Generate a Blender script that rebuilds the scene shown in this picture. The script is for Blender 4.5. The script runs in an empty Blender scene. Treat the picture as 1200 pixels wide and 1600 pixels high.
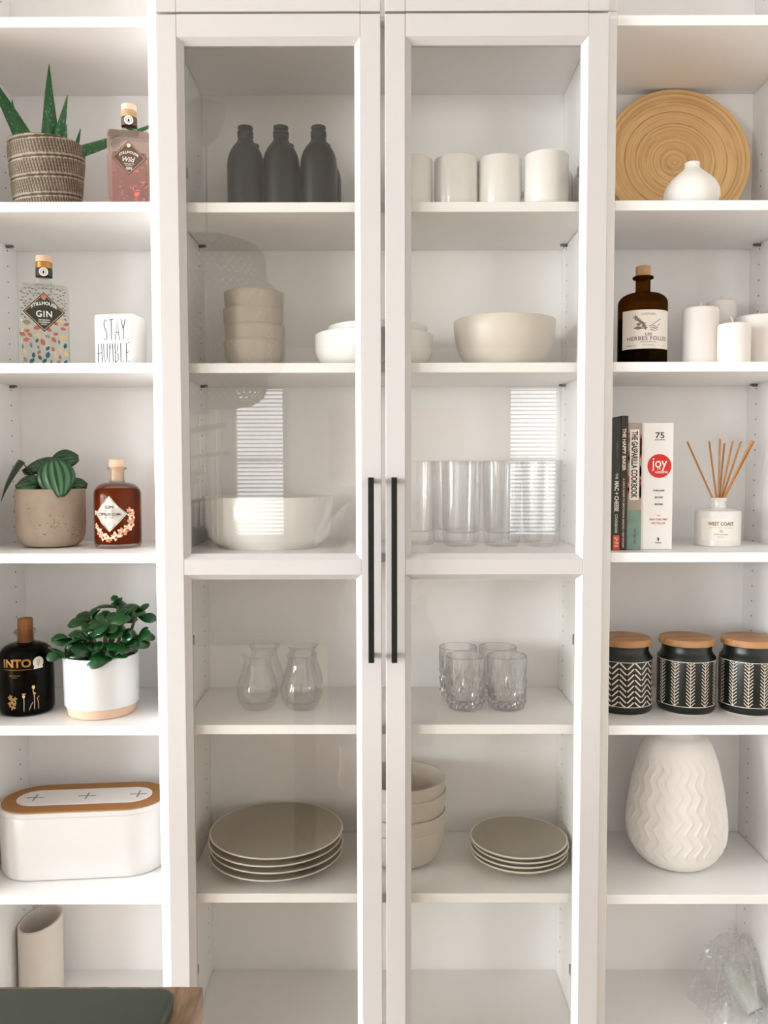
import bpy, bmesh, math, random
from mathutils import Vector, Matrix

R = math.radians
PI = math.pi
scene = bpy.context.scene
col = scene.collection
random.seed(7)

# ------------------------------------------------------------------ camera
CAM = Vector((0.0053, -1.5347, 1.2139))
FPX = 1310.5
PITCH, YAW, ROLL = 0.05394, -0.00228, 0.00184


def camera():
    cy, sy, cp, sp, cr, sr = (math.cos(YAW), math.sin(YAW), math.cos(PITCH), math.sin(PITCH),
                              math.cos(ROLL), math.sin(ROLL))
    right0 = Vector((cy, -sy, 0))
    fwd = Vector((sy * cp, cy * cp, -sp))
    up0 = Vector((sy * sp, cy * sp, cp))
    right = right0 * cr - up0 * sr
    up = right0 * sr + up0 * cr
    m = Matrix((right, up, -fwd)).transposed().to_4x4()
    m.translation = CAM
    cd = bpy.data.cameras.new('camera')
    cd.sensor_fit = 'VERTICAL'
    cd.sensor_height = 24
    cd.lens = FPX / 1600 * 24
    cd.clip_start = 0.003
    cd.clip_end = 60
    o = bpy.data.objects.new('camera', cd)
    o.matrix_world = m
    col.objects.link(o)
    scene.camera = o


camera()

# ------------------------------------------------------------------ world, daylight, exposure
FLOOR_TO_CEIL = 2.46
ROOM_L, ROOM_R, ROOM_B = -5.0, 2.2, -7.4
wd = bpy.data.worlds.new('overcast_sky')
scene.world = wd
wd.use_nodes = True
wd.node_tree.nodes['Background'].inputs[0].default_value = (0.86, 0.93, 1.0, 1)
wd.node_tree.nodes['Background'].inputs[1].default_value = 2.0


def area(name, loc, rot, sx, sy, power, colr):
    l = bpy.data.lights.new(name, 'AREA')
    l.shape = 'RECTANGLE'
    l.size, l.size_y = sx, sy
    l.energy = power
    l.color = colr
    o = bpy.data.objects.new(name, l)
    o.location = loc
    o.rotation_euler = rot
    col.objects.link(o)
    return o


# daylight of the patio door in the left wall and of the two windows behind the camera
area('daylight_patio', (ROOM_L - 0.52, -2.1, 1.3), (0, R(-68), 0), 2.1, 3.4, 445, (0.90, 0.955, 1.0))
area('added_side_light', (ROOM_L - 0.42, -5.6, 1.45), (0, R(-72), 0), 1.6, 1.9, 235, (0.90, 0.955, 1.0))  # added light from an invented side window, brightens the far room and the shelves
area('daylight_window', (-1.335, ROOM_B - 0.25, 1.27), (R(90), 0, 0), 0.62, 1.7, 10, (0.96, 0.98, 1.0))
area('daylight_window', (1.575, ROOM_B - 0.25, 1.27), (R(90), 0, 0), 0.62, 1.7, 10, (0.96, 0.98, 1.0))
scene.view_settings.view_transform = 'Standard'
scene.view_settings.look = 'None'
scene.view_settings.gamma = 1.0
scene.view_settings.use_curve_mapping = False
scene.view_settings.exposure = 0.45
scene.cycles.max_bounces = 14
scene.cycles.diffuse_bounces = 6
scene.cycles.glossy_bounces = 5
scene.cycles.transmission_bounces = 14
scene.cycles.transparent_max_bounces = 24

# ------------------------------------------------------------------ materials


def s2l(c):
    c = c / 255
    return c / 12.92 if c <= 0.04045 else ((c + 0.055) / 1.055) ** 2.4


def rgb(r, g, b):
    return (s2l(r), s2l(g), s2l(b), 1)


MATS = {}


def newmat(name):
    m = bpy.data.materials.new(name)
    m.use_nodes = True
    nt = m.node_tree
    b = nt.nodes['Principled BSDF']
    MATS[name] = m
    return m, nt, b


def plain(name, c, rough=0.5, metal=0.0, var=0.03, scale=30.0, bump=0.0, bscale=200.0, coat=0.0, spec=0.5, sss=0.0):
    """a colour with faint procedural variation and optional fine relief"""
    m, nt, b = newmat(name)
    tc = nt.nodes.new('ShaderNodeTexCoord')
    nz = nt.nodes.new('ShaderNodeTexNoise')
    nz.inputs['Scale'].default_value = scale
    nz.inputs['Detail'].default_value = 4
    nt.links.new(tc.outputs['Object'], nz.inputs['Vector'])
    mx = nt.nodes.new('ShaderNodeMix')
    mx.data_type = 'RGBA'
    lo = [max(0, x * (1 - var * 2)) for x in c[:3]] + [1]
    hi = [min(1, x * (1 + var)) for x in c[:3]] + [1]
    mx.inputs['A'].default_value = lo
    mx.inputs['B'].default_value = hi
    nt.links.new(nz.outputs['Fac'], mx.inputs['Factor'])
    nt.links.new(mx.outputs['Result'], b.inputs['Base Color'])
    b.inputs['Roughness'].default_value = rough
    b.inputs['Metallic'].default_value = metal
    b.inputs['Coat Weight'].default_value = coat
    b.inputs['Coat Roughness'].default_value = 0.08
    b.inputs['Specular IOR Level'].default_value = spec
    if sss:
        b.inputs['Subsurface Weight'].default_value = sss
        b.inputs['Subsurface Radius'].default_value = (0.01, 0.008, 0.006)
        b.inputs['Subsurface Scale'].default_value = 1.0
    if bump:
        n2 = nt.nodes.new('ShaderNodeTexNoise')
        n2.inputs['Scale'].default_value = bscale
        n2.inputs['Detail'].default_value = 5
        nt.links.new(tc.outputs['Object'], n2.inputs['Vector'])
        bp = nt.nodes.new('ShaderNodeBump')
        bp.inputs['Strength'].default_value = bump
        bp.inputs['Distance'].default_value = 0.002
        nt.links.new(n2.outputs['Fac'], bp.inputs['Height'])
        nt.links.new(bp.outputs['Normal'], b.inputs['Normal'])
    return m


def patmat(name, ca, cb, rough=0.6, coat=0.0, noise=0.0, nscale=60):
    """two colours chosen by the mesh attribute 'pat' (a glaze or vein pattern that belongs to the thing)"""
    m, nt, b = newmat(name)
    at = nt.nodes.new('ShaderNodeAttribute')
    at.attribute_name = 'pat'
    mx = nt.nodes.new('ShaderNodeMix')
    mx.data_type = 'RGBA'
    mx.inputs['A'].default_value = ca
    mx.inputs['B'].default_value = cb
    src = at.outputs['Fac']
    if noise:
        tc = nt.nodes.new('ShaderNodeTexCoord')
        nz = nt.nodes.new('ShaderNodeTexNoise')
        nz.inputs['Scale'].default_value = nscale
        nt.links.new(tc.outputs['Object'], nz.inputs['Vector'])
        ad = nt.nodes.new('ShaderNodeMath')
        ad.operation = 'MULTIPLY_ADD'
        ad.inputs[1].default_value = noise
        nt.links.new(nz.outputs['Fac'], ad.inputs[0])
        sb = nt.nodes.new('ShaderNodeMath')
        sb.operation = 'SUBTRACT'
        sb.inputs[1].default_value = noise * 0.5
        nt.links.new(at.outputs['Fac'], sb.inputs[0])
        nt.links.new(sb.outputs[0], ad.inputs[2])
        ad.use_clamp = True
        src = ad.outputs[0]
    nt.links.new(src, mx.inputs['Factor'])
    nt.links.new(mx.outputs['Result'], b.inputs['Base Color'])
    b.inputs['Roughness'].default_value = rough
    b.inputs['Coat Weight'].default_value = coat
    b.inputs['Coat Roughness'].default_value = 0.1
    return m


def pane(name, tint=(0.985, 0.99, 0.985, 1), base=0.04):
    """thin clear sheet: straight-through transmission plus Fresnel-like mirror reflection"""
    m, nt, b = newmat(name)
    nt.nodes.remove(b)
    out = nt.nodes['Material Output']
    tr = nt.nodes.new('ShaderNodeBsdfTransparent')
    tr.inputs[0].default_value = tint
    gl = nt.nodes.new('ShaderNodeBsdfGlossy')
    gl.inputs['Roughness'].default_value = 0.0
    lw = nt.nodes.new('ShaderNodeLayerWeight')
    lw.inputs['Blend'].default_value = 0.5
    pw = nt.nodes.new('ShaderNodeMath')
    pw.operation = 'POWER'
    pw.inputs[1].default_value = 5
    nt.links.new(lw.outputs['Facing'], pw.inputs[0])
    ma = nt.nodes.new('ShaderNodeMath')
    ma.operation = 'MULTIPLY_ADD'
    ma.inputs[1].default_value = 1 - base
    ma.inputs[2].default_value = base
    ma.use_clamp = True
    nt.links.new(pw.outputs[0], ma.inputs[0])
    mx = nt.nodes.new('ShaderNodeMixShader')
    nt.links.new(ma.outputs[0], mx.inputs[0])
    nt.links.new(tr.outputs[0], mx.inputs[1])
    nt.links.new(gl.outputs[0], mx.inputs[2])
    nt.links.new(mx.outputs[0], out.inputs[0])
    return m


def glass(name, c=(1, 1, 1, 1), ior=1.45, rough=0.0, clear=0.0):
    """refracting glass; 'clear' mixes in straight transmission so that daylight passes into its shadow"""
    m, nt, b = newmat(name)
    nt.nodes.remove(b)
    out = nt.nodes['Material Output']
    g = nt.nodes.new('ShaderNodeBsdfGlass')
    g.inputs['Color'].default_value = c
    g.inputs['IOR'].default_value = ior
    g.inputs['Roughness'].default_value = rough
    if clear:
        tr = nt.nodes.new('ShaderNodeBsdfTransparent')
        tr.inputs[0].default_value = c
        mx = nt.nodes.new('ShaderNodeMixShader')
        mx.inputs[0].default_value = clear
        nt.links.new(g.outputs[0], mx.inputs[1])
        nt.links.new(tr.outputs[0], mx.inputs[2])
        nt.links.new(mx.outputs[0], out.inputs[0])
    else:
        nt.links.new(g.outputs[0], out.inputs[0])
    return m


def thin_glass(name, clear):
    """drinking glass: refraction, straight transmission for the thin walls, Fresnel-like mirror on top"""
    m, nt, b = newmat(name)
    nt.nodes.remove(b)
    out = nt.nodes['Material Output']
    g = nt.nodes.new('ShaderNodeBsdfGlass')
    g.inputs['IOR'].default_value = 1.46
    g.inputs['Color'].default_value = (1, 1, 1, 1)
    tr = nt.nodes.new('ShaderNodeBsdfTransparent')
    tr.inputs[0].default_value = (1, 1, 1, 1)
    mx = nt.nodes.new('ShaderNodeMixShader')
    mx.inputs[0].default_value = clear
    nt.links.new(g.outputs[0], mx.inputs[1])
    nt.links.new(tr.outputs[0], mx.inputs[2])
    gl = nt.nodes.new('ShaderNodeBsdfGlossy')
    gl.inputs['Roughness'].default_value = 0.02
    lw = nt.nodes.new('ShaderNodeLayerWeight')
    pw = nt.nodes.new('ShaderNodeMath')
    pw.operation = 'POWER'
    pw.inputs[1].default_value = 4
    nt.links.new(lw.outputs['Facing'], pw.inputs[0])
    ma = nt.nodes.new('ShaderNodeMath')
    ma.operation = 'MULTIPLY_ADD'
    ma.inputs[1].default_value = 0.7
    ma.inputs[2].default_value = 0.035
    nt.links.new(pw.outputs[0], ma.inputs[0])
    m2 = nt.nodes.new('ShaderNodeMixShader')
    nt.links.new(ma.outputs[0], m2.inputs[0])
    nt.links.new(mx.outputs[0], m2.inputs[1])
    nt.links.new(gl.outputs[0], m2.inputs[2])
    nt.links.new(m2.outputs[0], out.inputs[0])
    return m


def wood(name, c1, c2, axis='X', scale=8.0, rough=0.5, dist=3.0, ring=False):
    m, nt, b = newmat(name)
    tc = nt.nodes.new('ShaderNodeTexCoord')
    mp = nt.nodes.new('ShaderNodeMapping')
    s = {'X': (0.12, 1, 1), 'Y': (1, 0.12, 1), 'Z': (1, 1, 0.12)}[axis]
    mp.inputs['Scale'].default_value = s
    nt.links.new(tc.outputs['Object'], mp.inputs['Vector'])
    nz = nt.nodes.new('ShaderNodeTexNoise')
    nz.inputs['Scale'].default_value = scale * 6
    nz.inputs['Detail'].default_value = 6
    nz.inputs['Distortion'].default_value = 0.6
    nt.links.new(mp.outputs['Vector'], nz.inputs['Vector'])
    cr = nt.nodes.new('ShaderNodeValToRGB')
    cr.color_ramp.elements[0].position = 0.34
    cr.color_ramp.elements[0].color = c1
    cr.color_ramp.elements[1].position = 0.66
    cr.color_ramp.elements[1].color = c2
    nt.links.new(nz.outputs['Fac'], cr.inputs['Fac'])
    nt.links.new(cr.outputs['Color'], b.inputs['Base Color'])
    b.inputs['Roughness'].default_value = rough
    bp = nt.nodes.new('ShaderNodeBump')
    bp.inputs['Strength'].default_value = 0.15
    bp.inputs['Distance'].default_value = 0.001
    nt.links.new(nz.outputs['Fac'], bp.inputs['Height'])
    nt.links.new(bp.outputs['Normal'], b.inputs['Normal'])
    return m


def bamboo_rings(name):
    """coiled bamboo: bands by distance from the coil centre"""
    m, nt, b = newmat(name)
    tc = nt.nodes.new('ShaderNodeTexCoord')
    sx = nt.nodes.new('ShaderNodeSeparateXYZ')
    nt.links.new(tc.outputs['Object'], sx.inputs[0])
    cx = nt.nodes.new('ShaderNodeCombineXYZ')
    nt.links.new(sx.outputs['X'], cx.inputs['X'])
    nt.links.new(sx.outputs['Y'], cx.inputs['Y'])
    ln = nt.nodes.new('ShaderNodeVectorMath')
    ln.operation = 'LENGTH'
    nt.links.new(cx.outputs[0], ln.inputs[0])
    # a slow angular noise makes strips start and end
    n1 = nt.nodes.new('ShaderNodeTexNoise')
    n1.inputs['Scale'].default_value = 9
    nt.links.new(tc.outputs['Object'], n1.inputs['Vector'])
    cb = nt.nodes.new('ShaderNodeCombineXYZ')
    ml = nt.nodes.new('ShaderNodeMath')
    ml.operation = 'MULTIPLY'
    ml.inputs[1].default_value = 260
    nt.links.new(ln.outputs['Value'], ml.inputs[0])
    nt.links.new(ml.outputs[0], cb.inputs['X'])
    m2 = nt.nodes.new('ShaderNodeMath')
    m2.operation = 'MULTIPLY'
    m2.inputs[1].default_value = 2.2
    nt.links.new(n1.outputs['Fac'], m2.inputs[0])
    nt.links.new(m2.outputs[0], cb.inputs['Y'])
    nz = nt.nodes.new('ShaderNodeTexNoise')
    nz.inputs['Scale'].default_value = 1.0
    nz.inputs['Detail'].default_value = 3
    nt.links.new(cb.outputs[0], nz.inputs['Vector'])
    cr = nt.nodes.new('ShaderNodeValToRGB')
    e = cr.color_ramp.elements
    e[0].position = 0.3
    e[0].color = rgb(186, 140, 86)
    e[1].position = 0.72
    e[1].color = rgb(232, 196, 140)
    k = cr.color_ramp.elements.new(0.5)
    k.color = rgb(218, 178, 122)
    nt.links.new(nz.outputs['Fac'], cr.inputs['Fac'])
    nt.links.new(cr.outputs['Color'], b.inputs['Base Color'])
    b.inputs['Roughness'].default_value = 0.45
    return m


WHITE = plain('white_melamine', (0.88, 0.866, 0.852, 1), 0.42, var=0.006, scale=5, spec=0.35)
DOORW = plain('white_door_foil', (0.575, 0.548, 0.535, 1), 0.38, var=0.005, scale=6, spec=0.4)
BACKW = plain('white_back_board', (0.92, 0.905, 0.89, 1), 0.55, var=0.008, scale=3, spec=0.3)
HOLE = plain('hole_dark', rgb(84, 74, 62), 0.9)
STEEL = plain('brushed_steel', rgb(120, 116, 106), 0.35, 1.0)
PANE = pane('door_glass', (0.982, 0.98, 0.968, 1), 0.045)
BLACK = plain('matt_black_metal', rgb(16, 19, 11), 0.45, spec=0.3)
BLACKC = plain('black_ceramic', rgb(17, 21, 14), 0.36, spec=.3)
CANB = plain('canister_black', rgb(12, 20, 14), 0.34)
CREAM = plain('cream_print', rgb(226, 214, 196), 0.7)
PORC = plain('white_porcelain', (0.82, 0.795, 0.765, 1), 0.25, coat=0.3, var=0.01)
STONEW = plain('oatmeal_stoneware', (0.54, 0.485, 0.415, 1), 0.5, var=0.04, scale=120)
STONEP = plain('plate_stoneware', (0.33, 0.295, 0.235, 1), 0.55, var=0.03, scale=60)
RIMW = plain('plate_rim_glaze', (0.78, 0.73, 0.65, 1), 0.35)
CLEAR = thin_glass('clear_glass', 0.88)
CRYST = thin_glass('crystal_glass', 0.3)
BOTC = glass('clear_bottle_glass', (0.93, 0.94, 0.92, 1), 1.33, clear=0.45)
BOTP = glass('pink_gin_glass', (0.97, 0.83, 0.84, 1), 1.33, clear=0.45)
BOTP2 = glass('pink_gin_top_glass', (0.93, 0.84, 0.80, 1), 1.33, clear=0.45)
AMBER = glass('amber_liqueur', (0.62, 0.22, 0.05, 1), 1.36, clear=0.3)
DARKB = glass('dark_spirit', (0.025, 0.028, 0.018, 1), 1.36)
BROWNG = glass('brown_green_glass', (0.30, 0.16, 0.05, 1), 1.42, clear=0.3)
CORK = plain('cork', rgb(196, 158, 118), 0.85, var=0.18, scale=260, bump=0.3, bscale=300)
CORKD = plain('dark_cork', rgb(150, 96, 54), 0.8, var=0.2, scale=220, bump=0.3, bscale=300)
CORKS = plain('cork_sheet', rgb(168, 118, 66), 0.85, var=0.14, scale=420, bump=0.4, bscale=500)
PALEW = plain('pale_beech_stopper', rgb(226, 190, 160), 0.6, var=0.05)
INK = plain('ink_black', rgb(36, 34, 30), 0.7)
LABELW = plain('paper_white', rgb(238, 230, 220), 0.75, var=0.015)
LABELD = plain('label_dark_green', rgb(36, 42, 34), 0.6)
LABELB = plain('label_brown', rgb(92, 72, 62), 0.6)
GOLD = plain('gold_foil', rgb(176, 128, 66), 0.35, 0.6)
GOLDP = plain('rose_gold_line', rgb(206, 160, 130), 0.45, 0.3)
LEAFA = plain('aloe_green', rgb(38, 92, 44), 0.38, var=0.35, scale=70, coat=0.1)
LEAFJ = plain('jade_green', rgb(16, 70, 24), 0.3, var=0.28, scale=25, coat=0.15)
STEMJ = plain('jade_stem', rgb(92, 96, 54), 0.6)
STEMR = plain('red_brown_stalk', rgb(84, 44, 36), 0.5)
SOIL = plain('potting_soil', rgb(52, 40, 30), 0.95, var=0.4, scale=200, bump=1.0, bscale=300)
CONC = plain('concrete', rgb(168, 152, 134), 0.85, var=0.10, scale=40, bump=0.5, bscale=140)
POTW = plain('glazed_white', (0.70, 0.70, 0.70, 1), 0.2, coat=0.4, var=0.008)
CLAY = plain('bare_clay', rgb(214, 182, 156), 0.85, var=0.05)
WAX = plain('candle_wax', (0.80, 0.745, 0.70, 1), 0.55, var=0.01, sss=0.15)
WICK = plain('wick', rgb(226, 212, 196), 0.9)
VASEW = plain('white_bisque', (0.84, 0.805, 0.765, 1), 0.6, var=0.01)
BAMB = bamboo_rings('coiled_bamboo')
LIDW = wood('acacia_lid', rgb(150, 104, 62), rgb(196, 148, 98), 'X', 9, 0.5)
REED = plain('reed', rgb(196, 140, 84), 0.75, var=0.12, scale=90)
TABLEW = wood('table_oak', rgb(84, 60, 40), rgb(160, 130, 100), 'Y', 10, 0.45)
SLATE = plain('dark_green_grey_shell', rgb(56, 64, 52), 0.45, var=0.06, scale=300)

# ------------------------------------------------------------------ geometry helpers
# a geo is (verts, faces); helpers return geos, mk() links ONE mesh object


def join(*geos):
    v, f = [], []
    for g in geos:
        o = len(v)
        v += list(g[0])
        f += [tuple(i + o for i in q) for q in g[1]]
    return v, f


def move(g, loc=(0, 0, 0), rot=None, scale=None):
    m = Matrix.Identity(3)
    if rot:
        from mathutils import Euler
        m = Euler(rot).to_matrix()
    L = Vector(loc)
    out = []
    for p in g[0]:
        p = Vector(p)
        if scale:
            p = Vector((p.x * scale[0], p.y * scale[1], p.z * scale[2]))
        out.append(tuple(m @ p + L))
    return out, g[1]


def box(x0, x1, y0, y1, z0, z1):
    v = [(x, y, z) for x in (x0, x1) for y in (y0, y1) for z in (z0, z1)]
    f = [(0, 1, 3, 2), (4, 6, 7, 5), (0, 4, 5, 1), (2, 3, 7, 6), (0, 2, 6, 4), (1, 5, 7, 3)]
    return v, f


def rbox(x0, x1, y0, y1, z0, z1, r=0.002, seg=2):
    bm = bmesh.new()
    v, f = box(x0, x1, y0, y1, z0, z1)
    bv = [bm.verts.new(p) for p in v]
    for q in f:
        bm.faces.new([bv[i] for i in q])
    bm.normal_update()
    bmesh.ops.bevel(bm, geom=list(bm.edges), offset=r, segments=seg, profile=0.5, affect='EDGES')
    bm.verts.index_update()
    g = ([tuple(p.co) for p in bm.verts], [tuple(p.index for p in q.verts) for q in bm.faces])
    bm.free()
    return g


def lathe(prof, seg=56, a0=0.0):
    """profile of (r, z); r = 0 gives a pole"""
    v, f, rows = [], [], []
    for r, z in prof:
        if r <= 1e-7:
            rows.append([len(v)])
            v.append((0, 0, z))
        else:
            b = len(v)
            rows.append(list(range(b, b + seg)))
            for i in range(seg):
                a = a0 + 2 * PI * i / seg
                v.append((r * math.cos(a), r * math.sin(a), z))
    for k in range(len(rows) - 1):
        a, b = rows[k], rows[k + 1]
        for i in range(seg):
            j = (i + 1) % seg
            if len(a) == 1 and len(b) == 1:
                continue
            if len(a) == 1:
                f.append((a[0], b[j], b[i]))
            elif len(b) == 1:
                f.append((a[i], a[j], b[0]))
            else:
                f.append((a[i], a[j], b[j], b[i]))
    return v, f


def smoothprof(pts, n=6):
    """Catmull-Rom through profile points"""
    out = []
    P = [pts[0]] + list(pts) + [pts[-1]]
    for k in range(1, len(P) - 2):
        p0, p1, p2, p3 = P[k - 1], P[k], P[k + 1], P[k + 2]
        for i in range(n):
            t = i / n
            q = []
            for d in range(len(p1)):
                q.append(0.5 * (2 * p1[d] + (p2[d] - p0[d]) * t + (2 * p0[d] - 5 * p1[d] + 4 * p2[d] - p3[d]) * t * t
                                + (3 * p1[d] - p0[d] - 3 * p2[d] + p3[d]) * t ** 3))
            out.append(tuple(q))
    out.append(tuple(pts[-1]))
    return out


def tube(pts, rad, seg=8, cap=True):
    pts = [Vector(p) for p in pts]
    n = len(pts)
    if not hasattr(rad, '__len__'):
        rad = [rad] * n
    v, f = [], []
    ref = Vector((0.31, 0.22, 0.92))
    for i, p in enumerate(pts):
        t = (pts[min(i + 1, n - 1)] - pts[max(i - 1, 0)]).normalized()
        a = t.cross(ref)
        if a.length < 1e-4:
            a = t.cross(Vector((1, 0, 0)))
        a.normalize()
        b = t.cross(a)
        for k in range(seg):
            w = 2 * PI * k / seg
            v.append(tuple(p + (a * math.cos(w) + b * math.sin(w)) * rad[i]))
    for i in range(n - 1):
        for k in range(seg):
            j = (k + 1) % seg
            f.append((i * seg + k, i * seg + j, (i + 1) * seg + j, (i + 1) * seg + k))
    if cap:
        f.append(tuple(reversed(range(seg))))
        f.append(tuple(range((n - 1) * seg, n * seg)))
    return v, f


def prism(out, y0, y1):
    """outline of (x, z), extruded along y"""
    n = len(out)
    v = [(x, y0, z) for x, z in out] + [(x, y1, z) for x, z in out]
    f = [tuple(range(n)), tuple(reversed(range(n, 2 * n)))]
    for i in range(n):
        j = (i + 1) % n
        f.append((i, i + n, j + n, j))
    return v, f


def prismz(out, z0, z1):
    n = len(out)
    v = [(x, y, z0) for x, y in out] + [(x, y, z1) for x, y in out]
    f = [tuple(reversed(range(n))), tuple(range(n, 2 * n))]
    for i in range(n):
        j = (i + 1) % n
        f.append((i, j, j + n, i + n))
    return v, f


def stadium(L, W, n=20):
    """outline of a stadium, length L along x, width W along y"""
    r = W / 2
    h = L / 2 - r
    o = []
    for i in range(n + 1):
        a = -PI / 2 + PI * i / n
        o.append((h + r * math.cos(a), r * math.sin(a)))
    for i in range(n + 1):
        a = PI / 2 + PI * i / n
        o.append((-h + r * math.cos(a), r * math.sin(a)))
    return o


def rrect(w, h, r, n=6):
    o = []
    for cx, cy, a0 in ((w / 2 - r, h / 2 - r, 0), (-w / 2 + r, h / 2 - r, 90), (-w / 2 + r, -h / 2 + r, 180),
                       (w / 2 - r, -h / 2 + r, 270)):
        for i in range(n + 1):
            a = R(a0 + 90 * i / n)
            o.append((cx + r * math.cos(a), cy + r * math.sin(a)))
    return o


def loft(rings, cap=True):
    """rings of equal point count"""
    n = len(rings[0])
    v = [p for r in rings for p in r]
    f = []
    for k in range(len(rings) - 1):
        for i in range(n):
            j = (i + 1) % n
            f.append((k * n + i, k * n + j, (k + 1) * n + j, (k + 1) * n + i))
    if cap:
        f.append(tuple(reversed(range(n))))
        f.append(tuple(range((len(rings) - 1) * n, len(rings) * n)))
    return v, f


def mk(name, g, mat, parent=None, smooth=True, loc=None, rot=None, angle=40, label=None, kind=None, pat=None, sub=0,
       mats=None, mi=None):
    me = bpy.data.meshes.new(name)
    me.from_pydata([tuple(p) for p in g[0]], [], g[1])
    bm = bmesh.new()
    bm.from_mesh(me)
    bmesh.ops.recalc_face_normals(bm, faces=bm.faces)
    bm.to_mesh(me)
    bm.free()
    me.materials.append(mat)
    for m in mats or []:
        me.materials.append(m)
    if mi:
        for i, p in enumerate(me.polygons):
            p.material_index = mi[i]
    if smooth:
        for p in me.polygons:
            p.use_smooth = True
        me.set_sharp_from_angle(angle=R(angle))
    if pat is not None:
        a = me.attributes.new('pat', 'FLOAT', 'POINT')
        a.data.foreach_set('value', pat)
    o = bpy.data.objects.new(name, me)
    col.objects.link(o)
    if parent:
        o.parent = parent
    if loc:
        o.location = loc
    if rot:
        o.rotation_euler = rot
    if label:
        o['label'] = label
    if kind:
        o['kind'] = kind
    if sub:
        s = o.modifiers.new('subdivision', 'SUBSURF')
        s.levels = s.render_levels = sub
    return o


def thing(name, label, cat, loc=(0, 0, 0), rot=(0, 0, 0), group=None):
    o = bpy.data.objects.new(name, None)
    o.empty_display_size = 0.03
    col.objects.link(o)
    o.location = loc
    o.rotation_euler = rot
    o['label'] = label
    o['category'] = cat
    if group:
        o['group'] = group
    return o


def tag(o, label, cat, group=None):
    o['label'] = label
    o['category'] = cat
    if group:
        o['group'] = group
    return o


def copy_tree(o, parent=None):
    c = o.copy()
    col.objects.link(c)
    if parent:
        c.parent = parent
    for ch in [x for x in bpy.data.objects if x.parent == o]:
        copy_tree(ch, c)
    return c


def copy_thing(o, loc, label, rz=None):
    c = copy_tree(o)
    c.location = loc
    c['label'] = label
    if rz is not None:
        c.rotation_euler = (0, 0, rz)
    return c


# ------------------------------------------------------------------ lettering
def text(s, w, h, cx=0.0, cz=0.0, y=0.0, bold=0.0, Rb=None, arc=0.0, rot=0.0, space=1.0, shear=0.0, depth=0.0002, a0=0.0,
         vertical=False):
    """lettering as geometry in the xz plane facing -y, fitted to width w and height h.
    Rb: wrapped round a cylinder of that radius about the z axis; arc: rise of a curved baseline"""
    cu = bpy.data.curves.new('lettering', 'FONT')
    cu.body = s
    cu.align_x = 'CENTER'
    cu.space_character = space
    cu.shear = shear
    cu.offset = bold
    cu.resolution_u = 3
    ob = bpy.data.objects.new('lettering', cu)
    me = bpy.data.meshes.new_from_object(ob)
    vs = [tuple(p.co) for p in me.vertices]
    fs = [tuple(p.vertices) for p in me.polygons]
    bpy.data.objects.remove(ob)
    bpy.data.curves.remove(cu)
    bpy.data.meshes.remove(me)
    xs = [p[0] for p in vs]
    ys = [p[1] for p in vs]
    x0, x1, y0, y1 = min(xs), max(xs), min(ys), max(ys)
    out = []
    for p in vs:
        u = (p[0] - (x0 + x1) / 2) / (x1 - x0) * w
        q = (p[1] - (y0 + y1) / 2) / (y1 - y0) * h
        if arc:
            t = u / (w / 2)
            q += arc * (1 - t * t)
        c, sn = math.cos(rot), math.sin(rot)
        u, q = u * c - q * sn, u * sn + q * c
        u += cx
        q += cz
        if Rb:
            a = u / Rb + a0
            out.append((Rb * math.sin(a), -Rb * math.cos(a), q))
        else:
            out.append((u, y, q))
    return out, fs


def flat(outline, y, Rb=None, a0=0.0):
    """a flat printed shape from an (x, z) outline; fan from its centre so that it can wrap a cylinder"""
    n = len(outline)
    cx = sum(p[0] for p in outline) / n
    cz = sum(p[1] for p in outline) / n
    pts = [(cx, cz)] + list(outline)
    v = []
    for x, z in pts:
        if Rb:
            a = x / Rb + a0
            v.append((Rb * math.sin(a), -Rb * math.cos(a), z))
        else:
            v.append((x, y, z))
    return v, [(0, 1 + i, 1 + (i + 1) % n) for i in range(n)]


def ell(cx, cz, a, b, rot=0.0, n=14):
    o = []
    for i in range(n):
        t = 2 * PI * i / n
        x, z = a * math.cos(t), b * math.sin(t)
        o.append((cx + x * math.cos(rot) - z * math.sin(rot), cz + x * math.sin(rot) + z * math.cos(rot)))
    return o


def petal(cx, cz, L, W, rot):
    o = []
    n = 8
    for i in range(n):
        t = i / n
        o.append((L * (t - 0.5), W * math.sin(PI * t) ** 0.8))
    for i in range(n):
        t = 1 - i / n
        o.append((L * (t - 0.5), -W * math.sin(PI * t) ** 0.8))
    c, s = math.cos(rot), math.sin(rot)
    return [(cx + x * c - z * s, cz + x * s + z * c) for x, z in o]


def cyl_patch(Rb, a_lo, a_hi, z0, z1, t=0.0004, n=24):
    """a label wrapped on a cylinder (angles from the front, -y), with thickness t"""
    v, f = [], []
    for k in range(n + 1):
        a = a_lo + (a_hi - a_lo) * k / n
        for r in (Rb, Rb + t):
            for z in (z0, z1):
                v.append((r * math.sin(a), -r * math.cos(a), z))
    for k in range(n):
        b = k * 4
        c = b + 4
        f += [(b + 2, b + 3, c + 3, c + 2), (b, c, c + 1, b + 1), (b, b + 2, c + 2, c), (b + 1, c + 1, c + 3, b + 3)]
    f += [(0, 1, 3, 2), (4 * n, 4 * n + 2, 4 * n + 3, 4 * n + 1)]
    return v, f


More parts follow.
